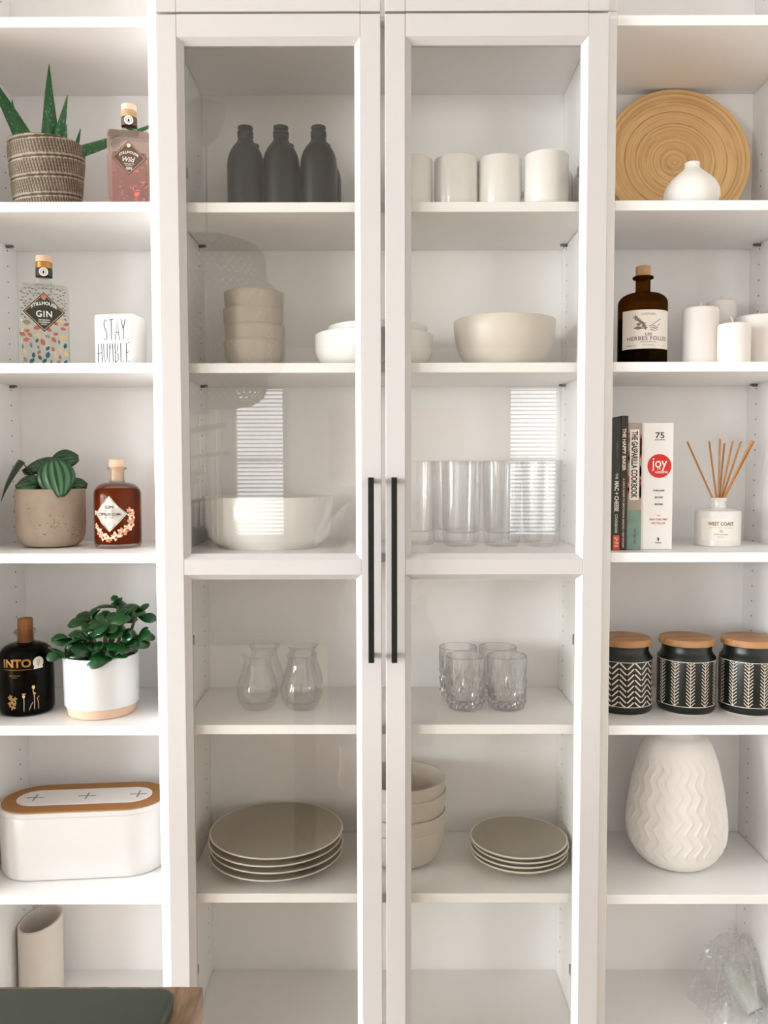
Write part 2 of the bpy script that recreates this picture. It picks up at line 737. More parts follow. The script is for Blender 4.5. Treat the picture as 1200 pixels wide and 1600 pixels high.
def stroke(pts, w, y, Rb=None, a0=0.0):
    """a drawn line of width w in the xz plane (or wrapped)"""
    v, f = [], []
    n = len(pts)
    for i, (x, z) in enumerate(pts):
        ax, az = pts[max(i - 1, 0)]
        bx, bz = pts[min(i + 1, n - 1)]
        dx, dz = bx - ax, bz - az
        l = math.hypot(dx, dz) or 1
        nx, nz = -dz / l * w / 2, dx / l * w / 2
        for s in (1, -1):
            px, pz = x + nx * s, z + nz * s
            if Rb:
                a = px / Rb + a0
                v.append((Rb * math.sin(a), -Rb * math.cos(a), pz))
            else:
                v.append((px, y, pz))
    for i in range(n - 1):
        f.append((2 * i, 2 * i + 1, 2 * i + 3, 2 * i + 2))
    return v, f


# ------------------------------------------------------------------ the room (behind the camera, seen in the door glass)
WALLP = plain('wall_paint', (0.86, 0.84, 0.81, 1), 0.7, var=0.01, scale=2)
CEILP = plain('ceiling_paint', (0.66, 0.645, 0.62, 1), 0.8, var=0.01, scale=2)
FLOORW = wood('floor_oak', rgb(142, 118, 92), rgb(182, 158, 130), 'Y', 3, 0.4)


def struct(name, g, mat, parent=None, smooth=False):
    o = mk(name, g, mat, parent, smooth)
    if not parent:
        o['kind'] = 'structure'
    return o


H = FLOOR_TO_CEIL
struct('floor', box(ROOM_L - .1, ROOM_R + .1, ROOM_B - .1, 0.42, -0.06, 0), FLOORW)
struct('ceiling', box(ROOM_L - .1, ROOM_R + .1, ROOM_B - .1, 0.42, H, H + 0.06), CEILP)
struct('wall_front', box(ROOM_L - .1, ROOM_R + .1, 0.30, 0.40, 0, H), WALLP)
struct('wall_right', box(ROOM_R, ROOM_R + .1, ROOM_B, 0.30, 0, H), WALLP)
# left wall with the wide patio opening and an added, unseen window further back for extra light
PO = (-3.8, -0.4, 0.10, 2.25)
SW = (-6.55, -4.65, 0.55, 2.15)
xa, xb = ROOM_L - .1, ROOM_L
struct('wall_left', join(box(xa, xb, ROOM_B, SW[0], 0, H), box(xa, xb, SW[1], PO[0], 0, H), box(xa, xb, PO[1], 0.30, 0, H),
                         box(xa, xb, PO[0], PO[1], 0, PO[2]), box(xa, xb, PO[0], PO[1], PO[3], H),
                         box(xa, xb, SW[0], SW[1], 0, SW[2]), box(xa, xb, SW[0], SW[1], SW[3], H)), WALLP)
struct('window_3', join(*[box(xa + .02, xb + .01, y, y + .06, SW[2], SW[3]) for y in (SW[0], -5.63, SW[1] - .06)],
                        box(xa + .02, xb + .01, SW[0], SW[1], SW[2], SW[2] + .06), box(xa + .02, xb + .01, SW[0], SW[1], SW[3] - .06, SW[3])), DOORW)  # frame of the invented side window, out of view, added for the extra light
# back wall with two windows
WIN = [(-1.62, -1.05), (1.29, 1.86)]
WZ0, WZ1 = 0.45, 2.08
b = ROOM_B
struct('wall_back', join(box(ROOM_L, WIN[0][0], b - .12, b, 0, H), box(WIN[0][1], WIN[1][0], b - .12, b, 0, H),
                         box(WIN[1][1], ROOM_R, b - .12, b, 0, H),
                         *[box(x0, x1, b - .12, b, 0, WZ0) for x0, x1 in WIN],
                         *[box(x0, x1, b - .12, b, WZ1, H) for x0, x1 in WIN]), WALLP)
SLATM = plain('blind_slat', (0.80, 0.78, 0.75, 1), 0.5)
slat_g = box(-0.275, 0.275, -0.018, 0.018, -0.0012, 0.0012)
slat_me = None
for i, (x0, x1) in enumerate(WIN):
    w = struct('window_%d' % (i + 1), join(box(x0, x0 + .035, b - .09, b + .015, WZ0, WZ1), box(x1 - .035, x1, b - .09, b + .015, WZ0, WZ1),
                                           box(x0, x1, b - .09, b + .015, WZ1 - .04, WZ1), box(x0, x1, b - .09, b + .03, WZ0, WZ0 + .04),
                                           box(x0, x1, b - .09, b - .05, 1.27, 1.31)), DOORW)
    n = 36
    for k in range(n):
        z = WZ0 + 0.07 + k * (WZ1 - WZ0 - 0.13) / (n - 1)
        if slat_me is None:
            s = mk('blind_slat', slat_g, SLATM, w, False)
            slat_me = s.data
        else:
            s = bpy.data.objects.new('blind_slat', slat_me)
            col.objects.link(s)
            s.parent = w
        s.location = ((x0 + x1) / 2, b - 0.025, z)
        s.rotation_euler = (R(-28), 0, 0)
pf = struct('door_1', join(box(ROOM_L - .08, ROOM_L + .01, PO[0], PO[0] + .07, PO[2], PO[3]), box(ROOM_L - .08, ROOM_L + .01, PO[1] - .07, PO[1], PO[2], PO[3]),
                           box(ROOM_L - .08, ROOM_L + .01, -2.14, -2.06, PO[2], PO[3]),
                           box(ROOM_L - .08, ROOM_L + .01, PO[0], PO[1], PO[3] - .07, PO[3]),
                           box(ROOM_L - .08, ROOM_L + .01, PO[0], PO[1], PO[2], PO[2] + .07)), DOORW)

# ------------------------------------------------------------------ bookcases
S1, S2, S3, S4, S5, S6 = 1.692, 1.4035, 1.055, 0.732, 0.408, 0.0925
TOPB, SIDE_TOP = 1.9967, 2.0204
T = 0.018
DEP = 0.28
pin_g = join(move(lathe([(0, 0), (.0028, 0), (.0028, .010), (0, .010)], 10), rot=(0, R(90), 0)),
             box(0.004, 0.014, -.004, .004, -.001, .0026))
pin_me = None


def bookcase(name, label, x0, x1, front, pins):
    """carcass x0..x1 (outer), shelves set back by 'front'"""
    t = thing(name, label, 'bookcase', ((x0 + x1) / 2, 0, 0))
    w = (x1 - x0) / 2
    for s in (-1, 1):
        a, c = sorted((s * w, s * (w - T)))
        p = mk('side_panel', rbox(a + .0003, c - .0003, 0, DEP + .006, 0, SIDE_TOP - .0004, .0008, 1), WHITE, t, False)
        hg = []
        for y in (0.042, 0.236):
            for k in range(54):
                z = 0.16 + 0.032 * k
                xx = s * (w - T)
                hg.append(move(lathe([(0, 0), (.0017, 0), (.0017, .0004), (0, .0004)], 8), (xx, y, z), (0, R(-90 * s), 0)))
        mk('shelf_pin_holes', join(*hg), HOLE, p, False, kind='stuff')
    mk('back_panel', box(-w + T, w - T, DEP, DEP + .005, .07, SIDE_TOP - .002), BACKW, t, False)
    mk('top_board', rbox(-w + T, w - T, front * .5, DEP, TOPB, TOPB + T, .0008, 1), WHITE, t, False)
    mk('bottom_board', rbox(-w + T, w - T, front, DEP, S6 - T, S6, .0008, 1), WHITE, t, False)
    mk('plinth', box(-w + T, w - T, .012, .028, 0, S6 - T), WHITE, t, False)
    global pin_me
    for i, z in enumerate((S1, S2, S3, S4, S5)):
        sh = mk('shelf', rbox(-w + T + .0008, w - T - .0008, front, DEP - .002, z - T, z, .001, 2), WHITE, t, False)
        if pins:
            for s in (-1, 1):
                for y in (.232,):
                    if pin_me is None:
                        q = mk('shelf_pin', pin_g, STEEL, sh)
                        pin_me = q.data
                    else:
                        q = bpy.data.objects.new('shelf_pin', pin_me)
                        col.objects.link(q)
                        q.parent = sh
                    q.location = (s * (w - T), y, z - T - .0032)
                    if s > 0:
                        q.rotation_euler = (0, 0, PI)
    return t


LEFT = bookcase('bookcase', 'narrow open white bookcase with gin bottles and potted plants, left edge of view', -0.80, -0.40, 0.004, True)
MID = bookcase('bookcase', 'wide white bookcase with two glass doors and black bar handles', -0.40, 0.40, 0.0097, True)
RIGHT = bookcase('bookcase', 'narrow open white bookcase with books, candles and black canisters', 0.40, 0.80, 0.004, True)


BW = 0.0105   # slope width
FY, GY, BY = -0.020, -0.0085, -0.001


def glass_door(parent, x0, x1, z0, z1, rails, handle_x, hinge_x):
    """x0..x1, z0..z1 outer; rails = list of (flat_lo, flat_hi) bottom to top. Openings lie between them"""
    FLW = 0.036
    xl, xr = x0 + FLW, x1 - FLW
    opens = [(rails[i][1], rails[i + 1][0]) for i in range(len(rails) - 1)]
    def stile(side):
        a, c = (x0, xl) if side < 0 else (xr, x1)
        g = rbox(a, c, FY, BY, z0, z1, .0012, 2)
        e = xl if side < 0 else xr
        d = e - side * BW          # glass edge
        for lo, hi in opens:
            # sloped strip with mitred ends
            v = [(e, FY, lo), (e, FY, hi), (d, GY, hi - BW), (d, GY, lo + BW),
                 (e, BY, lo), (e, BY, hi), (d, BY, hi - BW), (d, BY, lo + BW)]
            f = [(0, 1, 2, 3), (4, 7, 6, 5), (3, 2, 6, 7), (0, 3, 7, 4), (1, 5, 6, 2)]
            g = join(g, (v, f))
        return g
    door = bpy.data.objects.new('door', None)
    door.empty_display_size = .05
    col.objects.link(door)
    door.parent = parent
    for sd in (-1, 1):
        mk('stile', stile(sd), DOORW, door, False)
    for k, (lo, hi) in enumerate(rails):
        g = box(xl + .0003, xr - .0003, FY + .0001, BY, lo, hi)
        for e, sg, ok in ((hi, 1, k < len(rails) - 1), (lo, -1, k > 0)):
            if not ok:
                continue
            d = e + sg * BW
            v = [(xl, FY, e), (xr, FY, e), (xr - BW, GY, d), (xl + BW, GY, d),
                 (xl, BY, e), (xr, BY, e), (xr - BW, BY, d), (xl + BW, BY, d)]
            f = [(0, 1, 2, 3), (4, 7, 6, 5), (3, 2, 6, 7), (0, 3, 7, 4), (1, 5, 6, 2)]
            g = join(g, (v, f))
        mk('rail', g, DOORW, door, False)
    for lo, hi in opens:
        mk('glass_pane', box(xl + BW * .7, xr - BW * .7, GY + .0002, GY + .0042, lo + BW * .7, hi - BW * .7), PANE, door, False, label='clear glass pane')
    if handle_x is not None:
        hx = handle_x
        g = join(rbox(hx - .0052, hx + .0052, -.056, -.047, S3 - .1908, S3 + .140, .0008, 1),
                 *[rbox(hx - .0045, hx + .0045, -.049, FY, z - .0045, z + .0045, .0006, 1) for z in (S3 - .184, S3 + .133)])
        mk('handle', g, BLACK, door, False, label='long matt black bar handle')
        for z in (S3 - .166, .25, 1.75):
            sg = -1 if hinge_x < 0 else 1
            a_, c_ = sorted((hinge_x, hinge_x - sg * .007))
            e_, g_ = sorted((hinge_x, hinge_x - sg * .0265))
            hg = join(rbox(a_, c_, -.001, .060, z - .011, z + .011, .002, 1), rbox(e_, g_, -.0005, .030, z - .010, z + .010, .002, 1))
            mk('hinge', hg, STEEL, door, False)
    return door


RZ = [(0.088, 0.124), (S3 - .0365, S3 - .0095), (S3 + .9133, S3 + .9520)]
glass_door(MID, -.3975, -.0028, 0.088, S3 + .9520, RZ, -.0211, -.382)
glass_door(MID, .0048, .3985, 0.088, S3 + .9520, RZ, .0200, .382)

# height extension units on top (only their lowest part is in view)


def extension(x0, x1, label):
    t = thing('height_extension_unit', label, 'cabinet', ((x0 + x1) / 2, 0, SIDE_TOP))
    w = (x1 - x0) / 2
    h = 0.35
    for s in (-1, 1):
        a, c = sorted((s * w, s * (w - T)))
        p = mk('side_panel', rbox(a + .0003, c - .0003, 0, DEP + .006, .0004, h, .0008, 1), WHITE, t, False)
        hg = []
        for y in (0.042, 0.236):
            for k in range(7):
                hg.append(move(lathe([(0, 0), (.0017, 0), (.0017, .0004), (0, .0004)], 8), (s * (w - T), y, .05 + .032 * k), (0, R(-90 * s), 0)))
        mk('shelf_pin_holes', join(*hg), HOLE, p, False, kind='stuff')
    mk('back_panel', box(-w + T, w - T, DEP, DEP + .005, 0, h), BACKW, t, False)
    mk('top_board', box(-w + T, w - T, 0.002, DEP, h - T, h), WHITE, t, False)
    return t


extension(-.80, -.40, 'open white top unit above the shelf with the aloe')
EM = extension(-.40, .40, 'white top unit with closed glass doors above the tall glass doors')
extension(.40, .80, 'open white top unit above the shelf with the bamboo platter')
dz = S3 + .9562 - SIDE_TOP
for x0, x1 in ((-.3975, -.0028), (.0048, .3985)):
    glass_door(EM, x0, x1, dz, .348, [(dz, dz + .038), (.31, .348)], None, None)

# ================================================================== things on the shelves
E0 = 0.0003   # resting clearance


def grid_lathe(prof, seg, fn):
    """closed lathe from a (r, z) list; fn(theta, k, r, z) -> (dr, pat)"""
    v, f, pat = [], [], []
    n = len(prof)
    for k, (r, z) in enumerate(prof):
        for i in range(seg):
            a = 2 * PI * i / seg
            d, p = fn(a, k, r, z)
            v.append(((r + d) * math.cos(a), (r + d) * math.sin(a), z))
            pat.append(p)
    for k in range(n - 1):
        for i in range(seg):
            j = (i + 1) % seg
            f.append((k * seg + i, k * seg + j, (k + 1) * seg + j, (k + 1) * seg + i))
    for k, rev in ((0, True), (n - 1, False)):
        c = len(v)
        v.append((0, 0, prof[k][1]))
        pat.append(0)
        for i in range(seg):
            j = (i + 1) % seg
            f.append((c, k * seg + (j if rev else i), k * seg + (i if rev else j)))
    return (v, f), pat


def leaf_blade(base, tip, width, thick, bend=(0, 0, 0), n=14, taper=1.6, seg=8, face=None):
    """fleshy tapering leaf from base to tip; bend = offset of the middle"""
    B, Tp = Vector(base), Vector(tip)
    M = (B + Tp) / 2 + Vector(bend)
    rings = []
    for i in range(n + 1):
        t = i / n
        p = B * (1 - t) ** 2 + M * 2 * t * (1 - t) + Tp * t * t
        d = ((M - B) * (1 - t) + (Tp - M) * t).normalized()
        fc = Vector(face) if face else Vector((0, -1, 0.2))
        side = d.cross(fc).normalized()
        nor = side.cross(d).normalized()
        w = width * (1 - t ** taper) * 0.5 + 0.0005
        h = thick * (1 - t ** taper) * 0.5 + 0.0004
        rings.append([tuple(p + side * w * math.cos(2 * PI * k / seg) + nor * h * (math.sin(2 * PI * k / seg) - 0.6 * math.cos(2 * PI * k / seg) ** 2))
                      for k in range(seg)])
    return loft(rings)


# ------------------------------------------------------------------ left case, first shelf: aloe, pink gin
def aloe():
    t = thing('potted_aloe', 'spiky green aloe in a ribbed taupe pot, top left shelf', 'plant', (-.646, .112, S1 + E0))
    hgt = .137
    n = 84

    def band(a, z):
        # four tilted bands; a groove between them, diagonal hatching inside each
        q = (z - .010 * math.sin(a + .5)) / .0345
        return q, q - math.floor(q)

    def fn(a, k, r, z):
        if z > hgt - .001 or k == 0:
            return 0, .2
        q, fr = band(a, z)
        if fr < .12:
            return -.0016, 0.0
        s = math.sin(a * 74 + q * 9 * (1 if int(math.floor(q)) % 2 else 1))
        edge = 1.0 if (fr < .2 or fr > .93) else 0.0
        on = 1.0 if s > .25 else 0.0
        return .0006 * max(on, edge), max(on * .5, edge * .8)
    prof = []
    for k in range(n + 1):
        z = hgt * k / n
        s = k / n
        prof.append((.058 + .0115 * min(1, s * 1.25) ** .8, z))
    prof += [(.0675, hgt + .001), (.063, hgt), (.0625, hgt - .02)]
    g, pat = grid_lathe(prof, 300, fn)
    mk('pot', g, patmat('ribbed_pot_glaze', rgb(84, 70, 54), rgb(186, 174, 154), .75, noise=.5, nscale=40), t, True, pat=pat, angle=60)
    mk('soil', move(lathe([(0, 0), (.0623, 0), (.0623, -.004), (0, -.004)], 40), (0, 0, hgt - .012)), SOIL, t)
    zb = hgt - .018
    L = [  # base xyz, tip xyz, width, thick, bend
        ((.006, .01, zb), (.004, .012, .298), .036, .016, (-.004, -.004, 0)),
        ((-.026, .0, zb), (-.122, -.010, .300), .038, .016, (.014, -.004, -.016)),
        ((-.034, -.008, zb), (-.060, -.01, .222), .026, .014, (-.010, 0, -.006)),
        ((-.020, .035, zb), (-.0235, .045, .212), .014, .010, (-.002, .002, 0)),
        ((.013, .0, zb), (.041, .004, .236), .024, .012, (.004, -.003, .004)),
        ((.033, -.006, zb), (.042, -.008, .176), .014, .009, (.001, 0, 0)),
        ((.040, .02, zb), (.056, .028, .182), .012, .008, (.004, 0, .006)),
        ((.026, -.008, zb - .004), (.212, .062, .212), .034, .016, (.004, .0, -.006)),
    ]
    for i, (a, c, w, h, bd) in enumerate(L):
        fc = (0.2, -1, 0.1) if i < 7 else (.1, -.8, .6)
        mk('leaf', leaf_blade(a, c, w, h, bd, face=fc, taper=1.35), ALOE_MAT, t)


def aloe_mat():
    m, nt, bs = newmat('aloe_spotted')
    tc = nt.nodes.new('ShaderNodeTexCoord')
    vo = nt.nodes.new('ShaderNodeTexVoronoi')
    vo.inputs['Scale'].default_value = 210
    mp = nt.nodes.new('ShaderNodeMapping')
    mp.inputs['Scale'].default_value = (1, 1, .45)
    nt.links.new(tc.outputs['Object'], mp.inputs['Vector'])
    nt.links.new(mp.outputs['Vector'], vo.inputs['Vector'])
    cr = nt.nodes.new('ShaderNodeValToRGB')
    cr.color_ramp.elements[0].position = .12
    cr.color_ramp.elements[0].color = rgb(120, 156, 112)
    cr.color_ramp.elements[1].position = .26
    cr.color_ramp.elements[1].color = rgb(34, 88, 42)
    nt.links.new(vo.outputs['Distance'], cr.inputs['Fac'])
    nt.links.new(cr.outputs['Color'], bs.inputs['Base Color'])
    bs.inputs['Roughness'].default_value = .4
    return m


ALOE_MAT = aloe_mat()
aloe()


def square_bottle(w, d, h, r=.008):
    """rounded square body with a sloping shoulder; returns geo from 0 to h"""
    rings = []
    for z, k in ((0, .93), (.002, .975), (.006, 1), (h - .010, 1), (h - .004, .985), (h - .0005, .93), (h, .80)):
        rings.append([(x, y, z) for x, y in rrect(w * k, d * k, r * k, 5)])
    return loft(rings)


def gin_bottle(name, label, loc, w, d, hb, hn, rn, glass_m, rz, kind):
    t = thing(name, label, 'bottle', loc, (0, 0, rz))
    mk('body', square_bottle(w, d, hb), glass_m, t, True, angle=35)
    mk('neck', move(lathe([(0, 0), (rn + .004, 0), (rn + .001, .003), (rn, .006), (rn, hn), (0, hn)], 32), (0, 0, hb - .0006)), BOTC, t)
    mk('stopper', move(lathe([(0, 0), (rn + .0005, 0), (rn + .0005, .011), (rn - .001, .012), (0, .012)], 32), (0, 0, hb + hn - .0002)),
       PALEW if kind == 'clear' else plain('pale_rose_stopper', rgb(232, 196, 172), .6), t)
    mk('seal_band', move(lathe([(rn + .0002, 0), (rn + .0009, 0), (rn + .0009, .011), (rn + .0002, .011)], 32), (0, 0, hb + hn - .012)), GOLD if kind == 'clear' else CORK, t)
    sm = LABELD if kind == 'clear' else LABELB
    mk('neck_label', move(lathe([(rn + .0003, 0), (rn + .0010, 0), (rn + .0010, .014), (rn + .0003, .014)], 32), (0, 0, hb + hn - .028)), sm, t)
    sd = mk('neck_seal', move(prism(ell(0, 0, .0082, .0082, n=24), -.0006, .0006), (0, -rn - .0018, hb + hn - .0205)), LABELW, t)
    rg = []
    for i in range(24):
        a, c2 = 2 * PI * i / 24, 2 * PI * (i + 1) / 24
        rg.append(([(r * math.cos(q), -rn - .0027, hb + hn - .0205 + r * math.sin(q)) for q in (a, c2) for r in (.0046, .0052)], [(0, 1, 3, 2)]))
    rg.append(flat([(x * .8, z + hb + hn - .0210) for x, z in [(0, .0036)] + [(.0024 * math.cos(R(q)), -.0005 + .0024 * math.sin(R(q))) for q in range(40, -221, -26)]], -rn - .0027))
    mk('seal_emblem', join(*rg), INK, sd, False)
    # diamond label on the front face
    yf = -d / 2 - .0006
    cz = hb * (.655 if kind == 'clear' else .64)
    s = w * (.43 if kind == 'clear' else .395)
    dia = mk('label', prism([(0, cz + s), (s, cz), (0, cz - s), (-s, cz)], yf - .0004, yf + .0004), sm, t, False, label='dark diamond label')
    bd = []
    q = s * .93
    q2 = s * .89
    c = [(0, q), (q, 0), (0, -q), (-q, 0)]
    c2 = [(0, q2), (q2, 0), (0, -q2), (-q2, 0)]
    for i in range(4):
        j = (i + 1) % 4
        bd.append(([(c[i][0], yf - .0007, cz + c[i][1]), (c[j][0], yf - .0007, cz + c[j][1]), (c2[j][0], yf - .0007, cz + c2[j][1]), (c2[i][0], yf - .0007, cz + c2[i][1])],
                   [(0, 1, 2, 3)]))
    mk('label_border', join(*bd), GOLDP, dia, False)
    y = yf - .0008
    k = s / .036
    if kind == 'clear':
        lt = [text('STILLHOUSE', .044 * k, .0062 * k, 0, cz + .0085 * k, y, bold=.02, arc=.0075 * k),
              text('GIN', .027 * k, .0115 * k, 0, cz - .0035 * k, y, bold=.012, space=1.15),
              text('ARTISANAL', .020 * k, .0026 * k, 0, cz - .0145 * k, y, bold=.01),
              text('HANDMADE', .019 * k, .0026 * k, 0, cz - .0185 * k, y, bold=.01),
              text('SPIRIT', .010 * k, .0026 * k, 0, cz - .0225 * k, y, bold=.01)]
    else:
        lt = [text('STILLHOUSE', .040 * k, .0058 * k, 0, cz + .0045 * k, y, bold=.02, arc=.0075 * k),
              text('Wild', .026 * k, .0105 * k, 0, cz - .0035 * k, y, shear=.35, bold=.01),
              text('HANDCRAFTED', .022 * k, .0022 * k, 0, cz - .0125 * k, y, bold=.01),
              text('BOTANICAL', .016 * k, .0022 * k, 0, cz - .0158 * k, y, bold=.01),
              text('GIN', .0125 * k, .0058 * k, 0, cz - .0222 * k, y, bold=.02)]
    mk('lettering', join(*lt), LABELW, dia, False)
    mk('emblem', flat(ell(0, cz + s * .72, s * .115, s * .115), y), plain('copper_dot', rgb(190, 120, 84), .5) if kind == 'clear' else CREAM, dia, False)
    return t, cz, s, yf


def inside_diamond(x, z, cz, s, m=.002):
    return abs(x) + abs(z - cz) < s + m


t, cz, s, yf = gin_bottle('gin_bottle', 'square pink gin bottle with brown diamond label beside the aloe', (-.4735, .070, S1 + E0), .078, .056, .1415, .043, .0135, BOTP2, R(13), 'pink')
mk('liquid', square_bottle(.062, .042, .098, .006), BOTP, t, loc=(0, 0, .006))
rnd = random.Random(3)
fl = []
for i in range(26):   # pale rose drawing of twigs and a wading bird
    x = rnd.uniform(-.028, .032)
    z = rnd.uniform(.012, .075)
    if inside_diamond(x, z, cz, s):
        continue
    fl.append(flat(petal(x, z, rnd.uniform(.005, .010), .0011, rnd.uniform(0, PI)), yf))
mk('floral_print', join(*fl), plain('rose_print', rgb(186, 112, 112), .6), t, False)
fb = [flat(ell(.013, .026, .0055, .0038, .5), yf - .0002), stroke([(.010, .029), (.0065, .035), (.008, .041), (.0115, .042), (.012, .038)], .0016, yf - .0002),
      stroke([(.012, .022), (.012, .008)], .0007, yf - .0002), stroke([(.015, .022), (.0155, .014), (.015, .008)], .0007, yf - .0002)]
mk('flamingo_print', join(*fb), plain('coral_print', rgb(206, 112, 104), .6), t, False)

# ------------------------------------------------------------------ left case, second shelf: clear gin, lettered block
t, cz, s, yf = gin_bottle('gin_bottle', 'square clear gin bottle with black diamond label and printed leaves, beside white block', (-.6457, .085, S2 + E0), .086, .060, .1545, .045, .0142, BOTC, R(19), 'clear')
rnd = random.Random(11)
cols = [('terracotta_print', rgb(164, 88, 64)), ('teal_print', rgb(36, 84, 82)), ('taupe_print', rgb(132, 122, 108)),
        ('sand_print', rgb(196, 164, 116)), ('grey_line_print', rgb(104, 106, 98))]
buck = {c[0]: [] for c in cols}
placed = []
for i in range(900):
    x = rnd.uniform(-.039, .039)
    z = rnd.uniform(.006, .146)
    if inside_diamond(x, z, cz, s, .003):
        continue
    zz = z / .15
    if zz > .58:
        nm, L = 'grey_line_print', rnd.uniform(.004, .007)
    elif zz > .32:
        nm, L = rnd.choice(['terracotta_print', 'terracotta_print', 'taupe_print', 'sand_print']), rnd.uniform(.010, .015)
    else:
        nm, L = rnd.choice(['teal_print', 'taupe_print', 'grey_line_print', 'sand_print', 'terracotta_print', 'teal_print']), rnd.uniform(.009, .014)
    if any(math.hypot(x - a, z - c) < (L + l) * .42 for a, c, l in placed):
        continue
    placed.append((x, z, L))
    rot = rnd.uniform(-.9, .3) if zz > .32 else rnd.uniform(.8, 2.2)
    buck[nm].append(flat(petal(x, z, L, L * (.20 if nm == 'grey_line_print' else .30), rot), yf))
for nm, c in cols:
    if buck[nm]:
        mk('leaf_print', join(*buck[nm]), plain(nm, c, .7), t, False, label=nm.split('_')[0] + ' leaves printed on the glass', kind='stuff')

GLY = {  # tall thin hand-drawn capitals, unit box
    'S': [[(.85, .9), (.45, 1), (.1, .82), (.35, .55), (.75, .38), (.8, .12), (.4, 0), (.05, .1)]],
    'T': [[(.0, .97), (1, 1.0)], [(.5, 1), (.46, 0)]],
    'A': [[(.0, 0), (.5, 1), (.95, 0)], [(.2, .36), (.82, .36)]],
    'Y': [[(.0, 1), (.5, .5)], [(1, 1), (.5, .5), (.45, 0)]],
    'H': [[(.05, 1), (.0, 0)], [(.9, 1), (.95, 0)], [(.0, .45), (.95, .52)]],
    'U': [[(.0, 1), (.05, .25), (.4, 0), (.85, .2), (.95, 1)]],
    'M': [[(.0, 0), (.15, 1), (.5, .4), (.85, 1), (1, 0)]],
    'B': [[(.1, 0), (.1, 1), (.75, .9), (.7, .6), (.1, .52), (.85, .4), (.85, .1), (.1, 0)]],
    'L': [[(.1, 1), (.1, 0), (.9, .03)]],
    'E': [[(.95, 1), (.1, .98), (.1, 0), (.95, .02)], [(.1, .5), (.8, .52)]],
}


def handwriting(s, x0, x1, z0, z1, w, y):
    gs = []
    n = len(s)
    p = (x1 - x0) / n
    for i, c in enumerate(s):
        for ln in GLY[c]:
            gs.append(stroke([(x0 + p * (i + .1 + .72 * a), z0 + (z1 - z0) * q) for a, q in ln], w, y))
    return join(*gs)


t = thing('lettered_block', 'white glazed block reading STAY HUMBLE', 'block', (-.497, .072, S2 + E0), (0, 0, R(-9)))
mk('block', rbox(-.0395, .0395, -.030, .030, 0, .096, .006, 3), plain('white_glaze_block', (.74, .715, .69, 1), .3, coat=.25, var=.005), t)
mk('lettering', join(handwriting('STAY', -.021, .026, .047, .085, .0014, -.0303), handwriting('HUMBLE', -.0325, .0345, .006, .041, .0014, -.0303)), INK, t, False)


# ------------------------------------------------------------------ left case, third shelf: peperomia, citrus chai
def ovate(L, W, cup, n=14, m=32, stripes=True):
    """round-ovate leaf in local xy, stalk at the origin, tip at +x; returns geo, pat. two-sided thin solid"""
    v, f, pat = [], [], []
    for i in range(n + 1):
        t = i / n
        x = L * (t - .12)
        hw = W / 2 * max(0.0, math.sin(PI * min(1, t * .94 + .03)) ** .62) * (1 - .18 * t)
        for j in range(m + 1):
            q = j / m * 2 - 1
            y = hw * q
            z = -cup * (q * q * .8 + (t - .45) ** 2 * 1.2) + .0008 * math.cos(q * 5 * PI)
            v.append((x, y, z))
            # meridian stripes curved with the margin
            st = .5 + .5 * math.cos(q * 5 * PI)
            pat.append(min(1, max(0, (1 - st) * 2.2 - .45)) * (1 if .08 < t < .93 and abs(q) < .93 else .25))
    for i in range(n):
        for j in range(m):
            a = i * (m + 1) + j
            f.append((a, a + 1, a + m + 2, a + m + 1))
    # back face a little below gives thickness
    o = len(v)
    for p in v[:o]:
        pass
    vb = [(x, y, z - .0012) for x, y, z in v]
    fb = [tuple(reversed([k + o for k in q])) for q in f]
    rim = []
    per = [i * (m + 1) for i in range(n + 1)] + [n * (m + 1) + j for j in range(1, m + 1)] + \
          [i * (m + 1) + m for i in range(n - 1, -1, -1)] + [j for j in range(m - 1, 0, -1)]
    for k in range(len(per)):
        a, c = per[k], per[(k + 1) % len(per)]
        rim.append((a, c, c + o, a + o))
    return (v + vb, f + fb + rim), pat + [.1] * len(vb)


def orient(g, p, direction, normal):
    """place a leaf: +x to direction, +z to normal"""
    d = Vector(direction).normalized()
    n = Vector(normal)
    n = (n - d * n.dot(d)).normalized()
    s = n.cross(d)
    m = Matrix((d, s, n)).transposed()
    return [tuple(m @ Vector(q) + Vector(p)) for q in g[0]], g[1]


PEP = patmat('watermelon_leaf', rgb(8, 44, 20), rgb(64, 116, 72), .3, coat=.12, noise=.25, nscale=120)
PEPD = patmat('dark_watermelon_leaf', rgb(10, 46, 20), rgb(26, 88, 38), .25, coat=.2, noise=.2, nscale=120)
t = thing('potted_peperomia', 'striped-leaf peperomia in a round grey concrete pot', 'plant', (-.6702, .152, S3 + E0))
prof = [(0, 0), (.040, 0), (.052, .003), (.061, .012), (.0655, .026), (.067, .05), (.0672, .112), (.0665, .1155), (.064, .116), (.062, .114), (.061, .090), (0, .088)]
mk('pot', lathe(prof, 72), CONC, t, angle=30)
pits = []
rnd = random.Random(5)
for i in range(70):
    a = rnd.uniform(-PI, 0)
    z = rnd.gauss(.045, .022)
    if z < .018 or z > .108:
        continue
    w = rnd.uniform(.0006, .0016)
    pits.append(flat(ell(a * .0676, z, w * rnd.uniform(1, 2), w * .7, n=7), 0, .0676, PI / 2))
mk('surface_pits', join(*pits), plain('concrete_pit', rgb(112, 98, 82), .95), t, False, kind='stuff')
mk('soil', move(lathe([(0, 0), (.0612, 0), (.0612, -.004), (0, -.004)], 40), (0, 0, .104)), SOIL, t)
